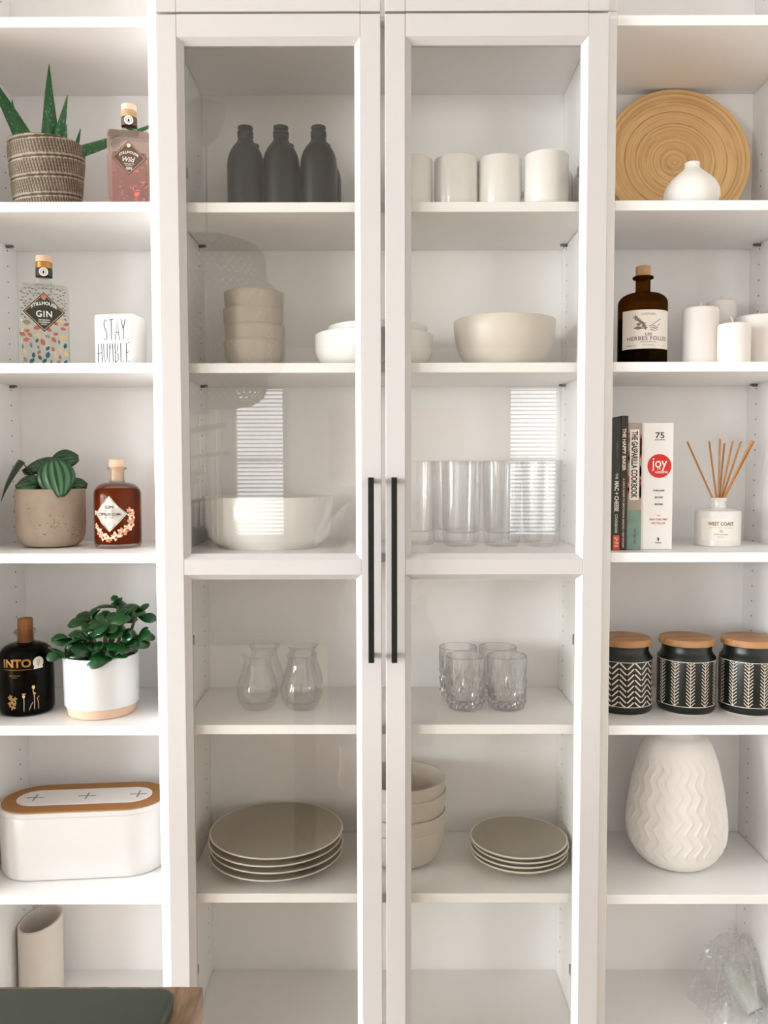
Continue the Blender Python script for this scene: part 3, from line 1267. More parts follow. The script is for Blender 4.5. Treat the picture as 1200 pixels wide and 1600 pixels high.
LV = [  # stalk point, direction, normal, length, width, cup, dark
    ((.028, -.052, .168), (.22, -.12, -1), (.30, -1, .22), .078, .078, .007, 0),          # big front leaf
    ((-.008, -.036, .136), (-.95, -.30, -.25), (.0, -.75, .60), .052, .056, .012, 1),     # dark glossy leaf low left
    ((.004, -.004, .176), (-.85, -.1, -.32), (-.25, -.75, .50), .070, .040, .010, 1),     # upper left leaf
    ((.008, .004, .178), (.80, .20, .10), (.0, -.80, .45), .052, .050, .010, 1),          # upper right leaf
    ((.004, -.038, .150), (-.35, -.2, .8), (.45, -.8, .1), .030, .022, .005, 0),          # young pale leaf
    ((.002, -.044, .136), (-.60, -.5, .10), (.1, -.8, .6), .026, .024, .005, 0),
    ((.036, .010, .135), (.8, .1, -.15), (.3, -.5, .8), .040, .042, .010, 1),
    ((-.010, .02, .150), (-.2, .8, .1), (0, -.3, .9), .050, .044, .012, 1),
]
for i, (p, d, nrm, L, W, cup, dk) in enumerate(LV):
    g, pat = ovate(L, W, cup)
    lf = mk('leaf', orient(g, p, d, nrm), PEPD if dk else PEP, t, True, pat=pat, angle=80)
    base = Vector((p[0] * .25, p[1] * .25, .100))
    mid = (base + Vector(p)) / 2 + Vector((p[0] * .1, .006, .012))
    mk('stalk', tube([base, mid, Vector(p) + Vector((0, .001, -.001))], [.0019, .0016, .0013], 6), STEMR, lf)

mk('leaf', leaf_blade((-.050, -.016, .172), (-.083, -.036, .092), .026, .004, (-.006, -.004, .004), face=(-.55, -.8, .2), taper=1.5), PEPD, t, True, pat=None, angle=80)
mk('stalk', tube([(-.006, -.002, .100), (-.028, -.012, .142), (-.050, -.016, .171)], [.0019, .0016, .0013], 6), STEMR, t)


def round_bottle(name, label, loc, r, hb, hn, rn, gm, rz=0.0, lip=.0045, shoulder=.024):
    """apothecary bottle: body with round shoulders, short neck, flared lip"""
    t = thing(name, label, 'bottle', loc, (0, 0, rz))
    pr = [(0, .002), (r * .72, .002), (r * .8, 0), (r * .94, .0015), (r, .008), (r, hb - shoulder)]
    for i in range(1, 8):
        a = PI / 2 * i / 7
        pr.append((rn + .002 + (r - rn - .002) * math.cos(a) ** .9, hb - shoulder + shoulder * math.sin(a)))
    pr += [(rn + .0005, hb + .003), (rn, hb + .006), (rn, hb + hn - .006), (rn + lip, hb + hn - .004), (rn + lip + .0005, hb + hn - .0015), (rn + lip - .001, hb + hn), (0, hb + hn)]
    mk('body', lathe(pr, 64), gm, t, angle=50)
    return t


r = .0458
t = round_bottle('liqueur_bottle', 'amber round citrus chai gin bottle with white diamond label', (-.5292, .133, S3 + E0), r, .1285, .030, .0140, BOTC, R(0))
pr = [(0, .008), (r * .9, .008), (r - .0022, .012), (r - .0022, .106), (r - .004, .1125), (r - .009, .1165), (0, .1165)]
mk('liqueur', lathe(pr, 64), AMBER, t, angle=50)
mk('stopper', lathe([(0, .132), (.0105, .132), (.0105, .1585), (.0145, .1588), (.0150, .161), (.0150, .172), (.0140, .1735), (0, .1735)], 36), PALEW, t)
Rl = r + .0006
dl = mk('label', flat([(0, .095 - .007), (.017, .075 - .007), (.034, .053), (.017, .035), (0, .018), (-.017, .035), (-.034, .053), (-.017, .070)], 0, Rl, R(-2)), LABELW, t, False, label='white diamond label', loc=(0, 0, .015))
o_ = [(0, .085), (.0315, .053), (0, .021), (-.0315, .053)]
bl = []
for i in range(4):
    a, c = o_[i], o_[(i + 1) % 4]
    bl.append(stroke([(a[0] + (c[0] - a[0]) * k / 6, a[1] + (c[1] - a[1]) * k / 6) for k in range(7)], .0006, 0, Rl + .0008, R(-2)))
Rt = Rl + .0008
mk('lettering', join(*bl, text('GIN', .0165, .0068, 0, .0665, Rb=Rt, a0=R(-2), bold=.005), text('HANDCRAFTED', .020, .0017, 0, .0590, Rb=Rt, a0=R(-2)),
                     text('CITRUS CHAI', .046, .0060, 0, .0520, Rb=Rt, a0=R(-2), bold=.008), text('& GINGER', .016, .0019, 0, .0458, Rb=Rt, a0=R(-2), bold=.01),
                     text('500ML', .008, .0018, 0, .0345, Rb=Rt, a0=R(-2)), text('30%', .006, .0018, 0, .0305, Rb=Rt, a0=R(-2))), INK, dl, False)
rnd = random.Random(21)
fw = {'a': [], 'b': [], 'c': []}
for cx_, cz_, sc in ((-.033, .036, .7), (-.026, .026, 1.0), (-.016, .017, 1.15), (-.004, .012, .9), (.010, .017, 1.1), (.022, .024, 1.15), (.033, .031, 1.1), (.040, .042, 1.15), (.042, .056, 1.1), (.039, .066, .9), (-.034, .062, .6)):
    for k in range(6):
        a = k * PI / 3 + rnd.random()
        fw['a' if rnd.random() < .62 else 'b'].append(flat(petal(cx_ + .0042 * sc * math.cos(a), cz_ + .0042 * sc * math.sin(a), .0098 * sc, .0026 * sc, a), 0, Rl - .0002 + .0001 * k))
    fw['c'].append(flat(ell(cx_ + .001, cz_ - .003, .0024 * sc, .0024 * sc), 0, Rl + .0005))
    fw['b'].append(flat(ell(cx_ - .004, cz_ + .002, .0018 * sc, .0018 * sc), 0, Rl + .0005))
for k, nm, c in (('a', 'cream_flower_print', rgb(240, 220, 194)), ('b', 'peach_flower_print', rgb(216, 150, 112)), ('c', 'red_berry_print', rgb(196, 58, 36))):
    mk('floral_sticker', join(*fw[k]), plain(nm, c, .65), t, False, label=nm.replace('_', ' ').replace(' print', '') + ' on the amber glass', loc=(0, 0, .008))

# ------------------------------------------------------------------ left case, fourth shelf: dark bottle, jade plant
r = .0520
t = round_bottle('spirit_bottle', 'black round bottle with gold INTO lettering and cork', (-.7075, .106, S4 + E0), r, .137, .022, .0155, BOTC, R(0), lip=.006, shoulder=.030)
pr = [(0, .003), (r * .9, .003), (r - .0018, .010), (r - .0018, .108), (r - .005, .119), (r - .012, .128), (r - .022, .1325), (0, .1335)]
mk('spirit', lathe(pr, 64), DARKB, t, angle=50)
mk('cork', lathe([(0, .1375), (.0135, .1375), (.0140, .160), (.0145, .165), (.0140, .183), (.0132, .1845), (0, .1845)], 32), CORKD, t)
mk('rope_ring', lathe([(.0155, .1600), (.0195, .1612), (.0195, .1625), (.0155, .1635)], 32), BOTC, t)
Rl = r + .0006
A0 = R(12)
lt = mk('lettering', join(text('INTO', .054, .0165, -.0075, .0985, Rb=Rl, bold=.035, a0=A0), stroke([(-.0345 + .054 * k / 12, .0860) for k in range(13)], .0007, 0, Rl, A0),
                          text('VERMOUTH', .022, .0020, -.012, .0748, Rb=Rl, a0=A0), text('ROSSO', .010, .0016, -.012, .071, Rb=Rl, a0=A0)), GOLD, t, False, label='gold INTO lettering', loc=(0, 0, .007))
rnd = random.Random(8)
dr = []
for cx_, cz_ in ((-.018, .034), (-.014, .028), (-.022, .026), (-.016, .020), (-.012, .036), (-.021, .040)):
    for k in range(5):
        a = k * 2 * PI / 5 + rnd.random()
        dr.append(flat(petal(cx_ + .003 * math.cos(a), cz_ + .003 * math.sin(a), .006, .0015, a), 0, Rl, A0))
mk('flower_drawing', join(*dr), plain('bronze_print', rgb(150, 116, 62), .5, .3), t, False)
dr = [stroke([(.0235, .014), (.024, .03), (.0235, .042), (.0215, .050), (.023, .056)], .0012, 0, Rl, A0), flat(ell(.0225, .0575, .0030, .0038), 0, Rl, A0),
      stroke([(.0215, .048), (.0265, .044)], .0020, 0, Rl, A0), stroke([(.031, .014), (.0315, .026), (.029, .035), (.033, .039)], .0011, 0, Rl, A0),
      stroke([(.0045, .012), (.005, .030), (.0045, .046)], .0010, 0, Rl, A0), stroke([(.0015, .046), (.0085, .046)], .0014, 0, Rl, A0),
      stroke([(.014, .014), (.018, .024), (.021, .029)], .0009, 0, Rl, A0), flat(ell(.0045, .041, .0026, .0032), 0, Rl, A0)]
mk('figure_drawing', join(*dr), plain('pale_gold_print', rgb(222, 190, 150), .5, .1), t, False)
sk = mk('seal_sticker', flat(ell(.033, .1010, .0105, .0110, n=24), 0, Rl, A0), LABELW, t, False, loc=(0, 0, .004))
skt = flat([(.0235, .0885), (.0425, .0890), (.0410, .0945), (.0250, .0945)], 0, Rl + .0003, A0)
mk('seal_base', skt, LABELW, sk, False)
mk('seal_emblem', join(stroke([(.033 + .003 * math.cos(q * PI / 6), .103 + .003 * math.sin(q * PI / 6)) for q in range(13)], .0009, 0, Rl + .0004, A0),
                       stroke([(.033, .100), (.033, .094)], .0009, 0, Rl + .0004, A0), stroke([(.030, .097), (.036, .097)], .0007, 0, Rl + .0004, A0)), plain('grey_print', rgb(130, 126, 116), .7), sk, False)

t = thing('potted_jade_plant', 'bushy jade plant in a white glazed pot with bare clay foot', 'plant', (-.5560, .100, S4 + E0))
hp = .117
pr = [(0, .0205), (.0672, .0205), (.0700, .0200), (.0705, .022), (.0722, hp - .003), (.0718, hp), (.0695, hp), (.0690, hp - .003), (.0685, .095), (0, .094)]
mk('pot', lathe(pr, 80), POTW, t, angle=35)
mk('pot_foot', lathe([(0, 0), (.061, 0), (.0640, .0015), (.0668, .0203), (0, .0203)], 80), CLAY, t, angle=35, label='bare clay foot')
mk('soil', move(lathe([(0, 0), (.0686, 0), (.0686, -.004), (0, -.004)], 40), (0, 0, .106)), SOIL, t)


def jade_leaf(L, W, th):
    v, f = [], []
    rings = []
    n = 9
    for i in range(n + 1):
        t_ = i / n
        w = W / 2 * (math.sin(PI * min(1, .06 + t_ * .90)) ** .75) * (.45 + .75 * t_) if t_ < 1 else .0004
        h = th / 2 * (math.sin(PI * min(1, .1 + t_ * .86)) ** .6) if t_ < 1 else .0003
        bend = -.10 * L * (t_ * 2 - .6) ** 2
        rings.append([(L * t_, w * math.cos(2 * PI * k / 8), h * math.sin(2 * PI * k / 8) + bend) for k in range(8)])
    return loft(rings)


jl = [jade_leaf(.046, .034, .006), jade_leaf(.038, .030, .0055), jade_leaf(.030, .022, .005)]
jme = [None] * 3
rnd = random.Random(17)
heads = [  # stem tip (local), spread
    ((-.052, -.030, .150), 1.0), ((-.020, -.045, .163), 1.0), ((.010, -.030, .176), 1.0), ((.044, -.020, .196), 1.05), ((.060, .010, .196), 1.0),
    ((-.030, .010, .188), 1.0), ((.020, .020, .212), .95), ((.050, -.045, .150), 1.0), ((-.060, -.050, .128), .95), ((.034, -.062, .128), .95),
    ((.072, -.030, .158), .9), ((-.006, -.055, .135), .9), ((.0, .045, .18), .95), ((.018, -.045, .190), .9)]
for hi, (p, sc) in enumerate(heads):
    p = (p[0] + .009, p[1], p[2])
    base = Vector((p[0] * .35, p[1] * .35, .100))
    P2 = Vector(p)
    mid = base.lerp(P2, .5) + Vector((p[0] * .08, p[1] * .08, -.004))
    st = mk('stem', tube([base, mid, P2], [.0042, .0034, .0026], 8), STEMJ, t)
    m = 7
    for k in range(m):
        az = rnd.random() * 2 * PI if k == 0 else az0 + k * 2 * PI / m * 2.0 + rnd.uniform(-.3, .3)
        if k == 0:
            az0 = az
        el = R(rnd.uniform(-8, 28)) if k < 5 else R(rnd.uniform(40, 66))
        d = Vector((math.cos(az) * math.cos(el), math.sin(az) * math.cos(el), math.sin(el)))
        q = P2 + Vector((0, 0, -.010 + .004 * k / m)) + d * .002
        sz = 0 if k < 3 else (1 if k < 5 else 2)
        # keep clear of the case back and side
        tipx = t.location.x + q.x + d.x * .046
        tipy = t.location.y + q.y + d.y * .046
        if tipx > -.424 or tipy > .272 or tipy < .004:
            d.x *= .35 if tipx > -.424 else 1
            d.y *= .4 if (tipy > .272 or tipy < .004) else 1
            d.z += .3
            d.normalize()
        up = Vector((0, 0, 1)) + Vector((-d.y, d.x, 0)) * rnd.uniform(-.8, .8) + Vector((0, -.6, 0))
        if jme[sz] is None:
            lo = mk('leaf', jl[sz], LEAFJ, st, angle=80)
            jme[sz] = lo.data
        else:
            lo = bpy.data.objects.new('leaf', jme[sz])
            col.objects.link(lo)
            lo.parent = st
        n_ = (up - d * up.dot(d)).normalized()
        s_ = n_.cross(d)
        mt = Matrix((d, s_, n_)).transposed().to_4x4()
        mt.translation = q
        lo.matrix_local = mt @ Matrix.Scale(sc * rnd.uniform(.85, 1.08), 4)

# ------------------------------------------------------------------ left case, fifth shelf: storage box with charger lid
t = thing('storage_box', 'white oval storage box with cork lid and three grey plus marks', 'box', (-.6060, .133, S5 + E0), (0, 0, R(5.5)))
L_, W_ = .330, .152
rings = []
for z, d in ((0, -.012), (.002, -.006), (.010, -.0025), (.05, -.001), (.125, 0), (.1265, -.001)):
    rings.append([(x, y, z) for x, y in stadium(L_ + 2 * d, W_ + 2 * d, 24)])
mk('body', loft(rings), plain('white_plastic', (.70, .685, .67, 1), .35, var=.004), t, angle=35)
rings = []
for z, d in ((.1268, -.001), (.1275, .001), (.1345, .001), (.136, -.0005)):
    rings.append([(x, y, z) for x, y in stadium(L_ + 2 * d, W_ + 2 * d, 24)])
lid = mk('lid', loft(rings), plain('white_plastic_lid', (.70, .685, .67, 1), .3, var=.004), t, angle=35)
mk('cork_inlay', loft([[(x, y, z) for x, y in stadium(L_ - .008 - d, W_ - .008 - d, 24)] for z, d in ((.1358, 0), (.1378, 0), (.1384, .001))]), CORKS, lid, angle=35)
mk('charging_plate', loft([[(x, y, z) for x, y in stadium(L_ - .064 - d, W_ - .074 - d, 24)] for z, d in ((.1375, 0), (.1392, 0), (.1396, .001))]), plain('white_plate', (.80, .785, .765, 1), .35), lid, angle=35)
for x in (-.098, 0.004, .106):
    mk('plus_mark', join(box(x - .0015, x + .0015, -.017, .017, .1393, .1399), box(x - .017, x + .017, -.0018, .0018, .1393, .13985)), plain('grey_mark', rgb(140, 134, 124), .6), lid, False)

# ------------------------------------------------------------------ left case, bottom: slanted cylinder vase
t = thing('cylinder_vase', 'pale cylinder vase with slanted open top below the storage box', 'vase', (-.7345, .205, S6 + E0))
v, f = [], []
N = 56
ro, ri = .0452, .0405
for k, (rr, fz) in enumerate(((ro - .003, 0), (ro, .003), (ro, 1), (ri, 1), (ri, .006))):
    for i in range(N):
        a = 2 * PI * i / N
        z = fz if fz < 1 else .1575 + .008 * (rr / ro) * math.cos(a) + .007 * (rr / ro) * math.sin(a)
        v.append((rr * math.cos(a), rr * math.sin(a), z))
for k in range(4):
    for i in range(N):
        j = (i + 1) % N
        f.append((k * N + i, k * N + j, (k + 1) * N + j, (k + 1) * N + i))
f.append(tuple(reversed(range(N))))
f.append(tuple(range(4 * N, 5 * N)))
mk('vase_body', (v, f), plain('pale_matt_ceramic', (.70, .64, .57, 1), .5, var=.02), t, angle=40)

# ================================================================== glass-door case, left half
# first shelf: black swing-top bottles
t = thing('black_bottle', 'matt black bottle, leftmost of the three in front', 'bottle', (-.2605, .095, S1 + E0), group='black bottles behind glass')
pr = [(0, 0), (.0315, 0), (.0345, .003), (.0350, .008), (.0350, .092), (.0340, .104), (.0305, .116), (.0245, .127), (.0185, .134), (.0150, .1395), (.0140, .145),
      (.0140, .1515), (.0150, .1525), (.0152, .1555), (.0138, .1570), (.0134, .1600), (.0140, .1610), (.0146, .1635), (.0138, .1660), (.0100, .1665), (.0100, .150), (0, .150)]
mk('body', lathe(pr, 56), BLACKC, t, angle=35)
mk('neck_ring', lathe([(.0138, .1465), (.0150, .1472), (.0152, .1490), (.0150, .1508), (.0138, .1515)], 40), BLACKC, t)
BOT = t
copy_thing(BOT, (-.1930, .095, S1 + E0), 'matt black bottle, middle of the three in front')
copy_thing(BOT, (-.1215, .095, S1 + E0), 'matt black bottle, rightmost of the three in front')
copy_thing(BOT, (-.2620, .185, S1 + E0), 'matt black bottle mostly hidden behind the leftmost front one')
copy_thing(BOT, (-.1925, .185, S1 + E0), 'matt black bottle mostly hidden behind the middle front one')
copy_thing(BOT, (-.1185, .185, S1 + E0), 'matt black bottle mostly hidden behind the rightmost front one')


def bowl_prof(r, h, base, wall=.004, belly=.55, foot=.003):
    """outer and inner profile of a bowl: base radius, belly = how soon the wall turns upright"""
    outp = [(0, foot * .4), (base * .86, foot * .4), (base * .88, 0), (base, 0), (base * 1.02, foot)]
    n = 9
    for i in range(1, n + 1):
        a = PI / 2 * i / n
        outp.append((base * 1.02 + (r - base * 1.02) * math.sin(a) ** .9, foot + (h * belly) * (1 - math.cos(a))))
    outp += [(r, h - .0015), (r - wall * .3, h), (r - wall * .8, h - .0005), (r - wall, h - .002)]
    for i in range(n - 1, -1, -1):
        a = PI / 2 * i / n
        outp.append((max(0.001, base * .9 + (r - wall - base * .9) * math.sin(a) ** .9), foot + wall + (h * belly) * (1 - math.cos(a))))
    outp.append((0, foot + wall))
    return outp


# second shelf: stack of four beige bowls
zs = [0, .029, .060, .0925]
lab = ['bottom', 'second from bottom', 'second from top', 'top']
b0 = None
for i, z in enumerate(zs):
    if b0 is None:
        b0 = tag(mk('bowl', lathe(bowl_prof(.0580, .0560, .036, belly=.80), 64), STONEW, None, angle=40),
                 'small beige bowl, bottom of the stack of four behind the left door', 'bowl', 'small beige bowls in the upper left stack')
        b0.location = (-.2530, .125, S2 + E0)
    else:
        c = b0.copy()
        col.objects.link(c)
        c.location = (-.2530 + (.0015, -.001, .0012)[i - 1], .125, S2 + E0 + z)
        c['label'] = 'small beige bowl, %s of the stack of four behind the left door' % lab[i]
# white shallow bowls, one nested in the other
wb = tag(mk('serving_bowl', lathe(bowl_prof(.1155, .0665, .078, .005, .60), 80), PORC, None, angle=40), 'wide white low bowl beside the beige bowl stack', 'bowl')
wb.location = (-.0175, .128, S2 + E0)
wb2 = tag(mk('serving_bowl', lathe(bowl_prof(.0980, .0600, .068, .005, .55), 80), PORC, None, angle=40), 'smaller white bowl nested inside the wide white low bowl', 'bowl')
wb2.location = (-.010, .134, S2 + E0 + .0230)
# third shelf: large white serving bowl
sb = tag(mk('serving_bowl', lathe([(0, .003), (.090, .003), (.092, 0), (.098, 0), (.1000, .0045), (.1135, .012), (.1215, .024), (.1255, .040), (.1262, .060), (.1262, .0985), (.1255, .1005), (.1235, .1005),
                                   (.1228, .0985), (.1225, .045), (.1150, .022), (.098, .012), (0, .011)], 96), PORC, None, angle=40), 'large straight-sided white serving bowl on shelf behind left door', 'bowl')
sb.location = (-.2290, .150, S3 + E0)

# fourth shelf: four tulip tasting glasses
gt = tag(mk('tasting_glass', lathe([(0, 0), (.0235, 0), (.0270, .0015), (.0330, .0080), (.0390, .0200), (.0418, .0320), (.0412, .0430), (.0370, .0580), (.0305, .0760), (.0275, .0890), (.0268, .0960),
                                    (.0282, .1030), (.0318, .1085), (.0322, .1095), (.0310, .1095), (.0270, .1035), (.0255, .0960), (.0262, .0890), (.0292, .0755), (.0356, .0580), (.0397, .0430), (.0402, .0320),
                                    (.0374, .0215), (.0318, .0150), (.0200, .0130), (0, .0125)], 64), CLEAR, None, angle=60),
         'tulip-shaped clear tasting glass, front left of four', 'glass', 'tulip tasting glasses behind left door')
gt.location = (-.2520, .122, S4 + E0)
for p, l in (((-.1645, .122), 'front right'), ((-.2500, .205), 'back left'), ((-.1695, .205), 'back right')):
    c = gt.copy()
    col.objects.link(c)
    c.location = (p[0], p[1], S4 + E0)
    c['label'] = 'tulip-shaped clear tasting glass, %s of four' % l


# fifth shelf: plates
def plate(name, r, h, label, group, loc):
    t = thing(name, label, 'plate', loc, group=group)
    pr = [(0, .001), (r * .56, .001), (r * .58, 0), (r * .62, 0), (r * .66, .0025), (r * .85, h * .52), (r * .965, h - .0048), (r * .99, h - .0026), (r, h - .0012),
          (r - .0012, h), (r - .003, h - .0002), (r * .94, h - .0014), (r * .82, h - .0030), (r * .6, h - .0042), (0, h - .0046)]
    mk('underside', lathe(pr[:8], 96), STONEP, t, angle=60)
    mk('rim', lathe(pr[7:11], 96), RIMW, t, angle=80, label='pale glazed rim')
    mk('top_face', lathe(pr[10:], 96), STONEP, t, angle=60)
    return t


hp_ = .0270
ob_ = plate('dinner_plate', .1352, hp_, 'large taupe dinner plate, bottom of the stack of four', 'dinner plates', (-.2200, .1400, S5 + E0))
for i, l in enumerate(('second from bottom', 'second from top', 'top')):
    copy_thing(ob_, (-.2200 + (.0016, -.001, .0015)[i], .1400 + (.001, -.0008, 0)[i], S5 + E0 + .0142 * (i + 1)), 'large taupe dinner plate, %s of the stack of four' % l)

# ================================================================== glass-door case, right half
# first shelf: white mugs
mg = thing('mug', 'white straight mug, left one half hidden by the door frame', 'mug', (.0535, .085, S1 + E0), group='white mugs behind right door')
pr = [(0, .002), (.030, .002), (.031, 0), (.034, 0), (.0385, .004), (.0410, .011), (.0412, .0965), (.0405, .0985), (.0390, .0985), (.0384, .0965), (.0380, .012), (.034, .007), (0, .006)]
mk('cup', lathe(pr, 64), PORC, mg, angle=35)
hp = [(.0400 + .026 * math.sin(PI * i / 12), 0, .075 - .052 * i / 12) for i in range(13)]
mk('handle', tube(hp, [.0052] * 13, 10), PORC, mg)
mg.rotation_euler = (0, 0, R(80))
copy_thing(mg, (.1390, .085, S1 + E0), 'white straight mug, second from the left', R(95))
copy_thing(mg, (.2215, .085, S1 + E0), 'white straight mug, third from the left', R(85))
copy_thing(mg, (.3060, .065, S1 + E0), 'white straight mug, rightmost of the front four', R(100))
copy_thing(mg, (.3365, .170, S1 + E0), 'white mug tucked behind the rightmost front mug', R(180))
# second shelf: big stoneware bowl
bb = tag(mk('serving_bowl', lathe([(0, .002), (.052, .002), (.054, 0), (.060, 0), (.064, .003), (.078, .014), (.088, .029), (.0945, .048), (.0975, .070), (.0985, .0905), (.0975, .0920), (.0955, .0915),
                                   (.0945, .070), (.091, .048), (.084, .030), (.074, .017), (.058, .008), (0, .006)], 96), plain('pale_stoneware', (.70, .64, .565, 1), .38, var=.03, scale=90), None, angle=40),
         'deep pale beige serving bowl alone on shelf behind right door', 'bowl')
bb.location = (.2365, .115, S2 + E0)
# third shelf: highball glasses
hb_ = tag(mk('highball_glass', lathe([(0, 0), (.0300, 0), (.0330, .0015), (.0352, .008), (.0370, .030), (.0400, .160), (.0402, .1690), (.0392, .1700), (.0384, .1690), (.0380, .160), (.0352, .040), (.0330, .030), (.0300, .0265), (0, .0255)], 72),
             CLEAR, None, angle=45), 'tall clear highball glass, second from left in front row', 'glass', 'highball glasses behind right door')
hb_.location = (.1560, .150, S3 + E0)
for p, l in (((.2385, .150), 'third from left in front row'), ((.3185, .150), 'rightmost in front row'), ((.0700, .185), 'leftmost beside the door frame'),
             ((.1400, .232), 'left one of the back row'), ((.2160, .230), 'middle one of the back row'), ((.2990, .232), 'right one of the back row')):
    c = hb_.copy()
    col.objects.link(c)
    c.location = (p[0], p[1], S3 + E0)
    c['label'] = 'tall clear highball glass, ' + l
# fourth shelf: cut crystal tumblers
v, f = [], []
N = 96
zr = [(.0325, 0), (.0350, .0015), (.0372, .006), (.0382, .014), (.0386, .022), (.0388, .030), (.0390, .038), (.0392, .046), (.0394, .054), (.0396, .070), (.0398, .100), (.0398, .1045), (.0388, .1055), (.0378, .1045),
      (.0375, .070), (.0368, .030), (.0350, .0215), (.0300, .0185)]
for k, (rr, z) in enumerate(zr):
    for i in range(N):
        a = 2 * PI * i / N
        d = 0
        if 2 <= k <= 9:
            u = a * 16 / (2 * PI)
            w = abs((u % 1) - .5) * 2
            if z < .056:
                d = -.0034 * abs(((u + z / .026) % 1) - .5) * 2 - .0034 * abs(((u - z / .026) % 1) - .5) * 2 + .0018
            else:
                d = -.0024 * (1 - w)
        v.append(((rr + d) * math.cos(a), (rr + d) * math.sin(a), z))
for k in range(len(zr) - 1):
    for i in range(N):
        j = (i + 1) % N
        f.append((k * N + i, k * N + j, (k + 1) * N + j, (k + 1) * N + i))
f.append(tuple(reversed(range(N))))
f.append(tuple(range((len(zr) - 1) * N, len(zr) * N)))
ct = tag(mk('crystal_tumbler', (v, f), CRYST, None, False), 'cut crystal tumbler, front left of four', 'glass', 'cut crystal tumblers behind right door')
ct.location = (.1640, .124, S4 + E0)
for p, l in (((.2465, .124), 'front right'), ((.1560, .207), 'back left'), ((.2390, .207), 'back right')):
    c = ct.copy()
    col.objects.link(c)
    c.location = (p[0], p[1], S4 + E0)
    c['label'] = 'cut crystal tumbler, %s of four' % l
# fifth shelf: cereal bowls and side plates
b1 = tag(mk('cereal_bowl', lathe(bowl_prof(.0880, .0790, .043, .0045, .90), 80), STONEW, None, angle=40), 'deep taupe bowl, bottom of the stack of four beside side plates', 'bowl', 'deep taupe bowls in the lower stack')
b1.location = (.0370, .1500, S5 + E0)
for z, dx, l in ((.030, .0022, 'second from bottom'), (.0705, .0030, 'second from top'), (.0960, .0005, 'top')):
    c = b1.copy()
    col.objects.link(c)
    c.location = (.0370 + dx, .1500, S5 + E0 + z)
    c['label'] = 'deep taupe bowl, %s of the stack of four beside side plates' % l
sp = plate('side_plate', .0985, .0255, 'taupe side plate, bottom of the smaller stack of four', 'side plates', (.2760, .1380, S5 + E0))
for i, l in enumerate(('second from bottom', 'second from top', 'top')):
    copy_thing(sp, (.2760 + (-.001, .0012, -.0012)[i], .1380, S5 + E0 + .0094 * (i + 1)), 'taupe side plate, %s of the smaller stack of four' % l)

# ================================================================== right case
# first shelf: coiled bamboo platter leaning on the back, bud vase
Rp = .1490
prof = [(0, 0)]
nR = 74
for i in range(1, nR + 1):
    rr = Rp * i / nR
    dish = .018 * (rr / Rp) ** 2.2
    ridge = .0007 * math.sin(i * 2.1) + .0006 * math.sin(i * 5.3 + 1)
    if .020 < rr < .031:
        ridge -= .0024
    prof.append((rr, dish + ridge))
prof += [(Rp + .0012, .0165), (Rp + .0008, .0135), (Rp - .003, .0100)]
back = [(q * Rp, .018 * q ** 2.2 - .0085) for q in (.95, .85, .7, .55, .4, .25)]
pl = tag(mk('bamboo_platter', lathe(prof + back + [(0, -.0085)], 128), BAMB, None, angle=60), 'round coiled bamboo platter leaning against the back of the top right shelf', 'platter')
tilt = R(9)
pl.rotation_euler = (R(90) - tilt, 0, 0)   # the dish faces the room, its top leans back
pl.location = (.6055, .2440, S1 + (Rp + .0012) * math.cos(tilt) + .0036)
bv = tag(mk('bud_vase', lathe(smoothprof([(.0001, .0), (.030, 0), (.0345, .0015), (.0440, .010), (.0500, .024), (.0495, .036), (.0430, .050), (.0310, .063), (.0200, .072), (.0145, .078), (.0132, .0835), (.0138, .0875)], 4)
                              + [(.0128, .0885), (.0112, .0875), (.0108, .0800), (.0150, .074), (0, .070)], 72), VASEW, None, angle=50), 'small squat white bud vase in front of the bamboo platter', 'vase')
bv.location = (.5800, .0700, S1 + E0)

# second shelf: brown bottle, candles
r = .0462
t = round_bottle('spirit_bottle', 'brown glass bottle with cream label of a hand holding herbs', (.4985, .094, S2 + E0), r, .140, .032, .0138, BROWNG, R(-3), lip=.0055, shoulder=.020)
mk('spirit', lathe([(0, .005), (r - .004, .006), (r - .0025, .012), (r - .0025, .090), (0, .091)], 48), glass('brown_spirit', (.05, .05, .022, 1), 1.36), t, angle=50)
mk('cork', lathe([(0, .165), (.0125, .165), (.0130, .172), (.0138, .1725), (.0140, .190), (.0132, .1915), (0, .1915)], 32), CORK, t)
Rl = r + .0005
lab_ = mk('label', cyl_patch(Rl, R(-64), R(62), .030, .102), LABELW, t, True, label='cream paper label')
Rt = Rl + .0006
A0 = R(0)
lt = [text('LES', .0125, .0046, 0, .0565, Rb=Rt, bold=.015, a0=A0), text('HERBES FOLLES', .0800, .0074, .0, .0490, Rb=Rt, bold=.012, a0=A0, space=1.1),
      text('PREMIUM DRY GIN', .0290, .0024, 0, .0425, Rb=Rt, a0=A0), text('KLEINER & CO', .0190, .0021, -.0320, .0360, Rb=Rt, a0=A0),
      text('PRODUCT OF FRANCE', .0220, .0021, .0, .0362, Rb=Rt, a0=A0), text('70 CL', .0060, .0021, .0340, .0360, Rb=Rt, a0=A0), text('LA DISTILLERIE', .0250, .0034, .0, .0940, Rb=Rt, a0=A0)]
mk('lettering', join(*lt), plain('brown_ink', rgb(104, 94, 84), .8), lab_, False)
hd = []
rnd = random.Random(4)
for k in range(26):   # sprigs of herbs
    u = k / 26
    x = -.026 + .022 * u
    z = .090 - .022 * u + rnd.uniform(-.003, .003)
    hd.append(flat(petal(x, z, .0068, .0010, rnd.uniform(.2, 2.6)), 0, Rt, A0))
for k in range(20):
    hd.append(flat(petal(rnd.uniform(-.024, -.006), rnd.uniform(.066, .076), rnd.uniform(.005, .010), .0010, rnd.uniform(-.8, .8)), 0, Rt, A0))
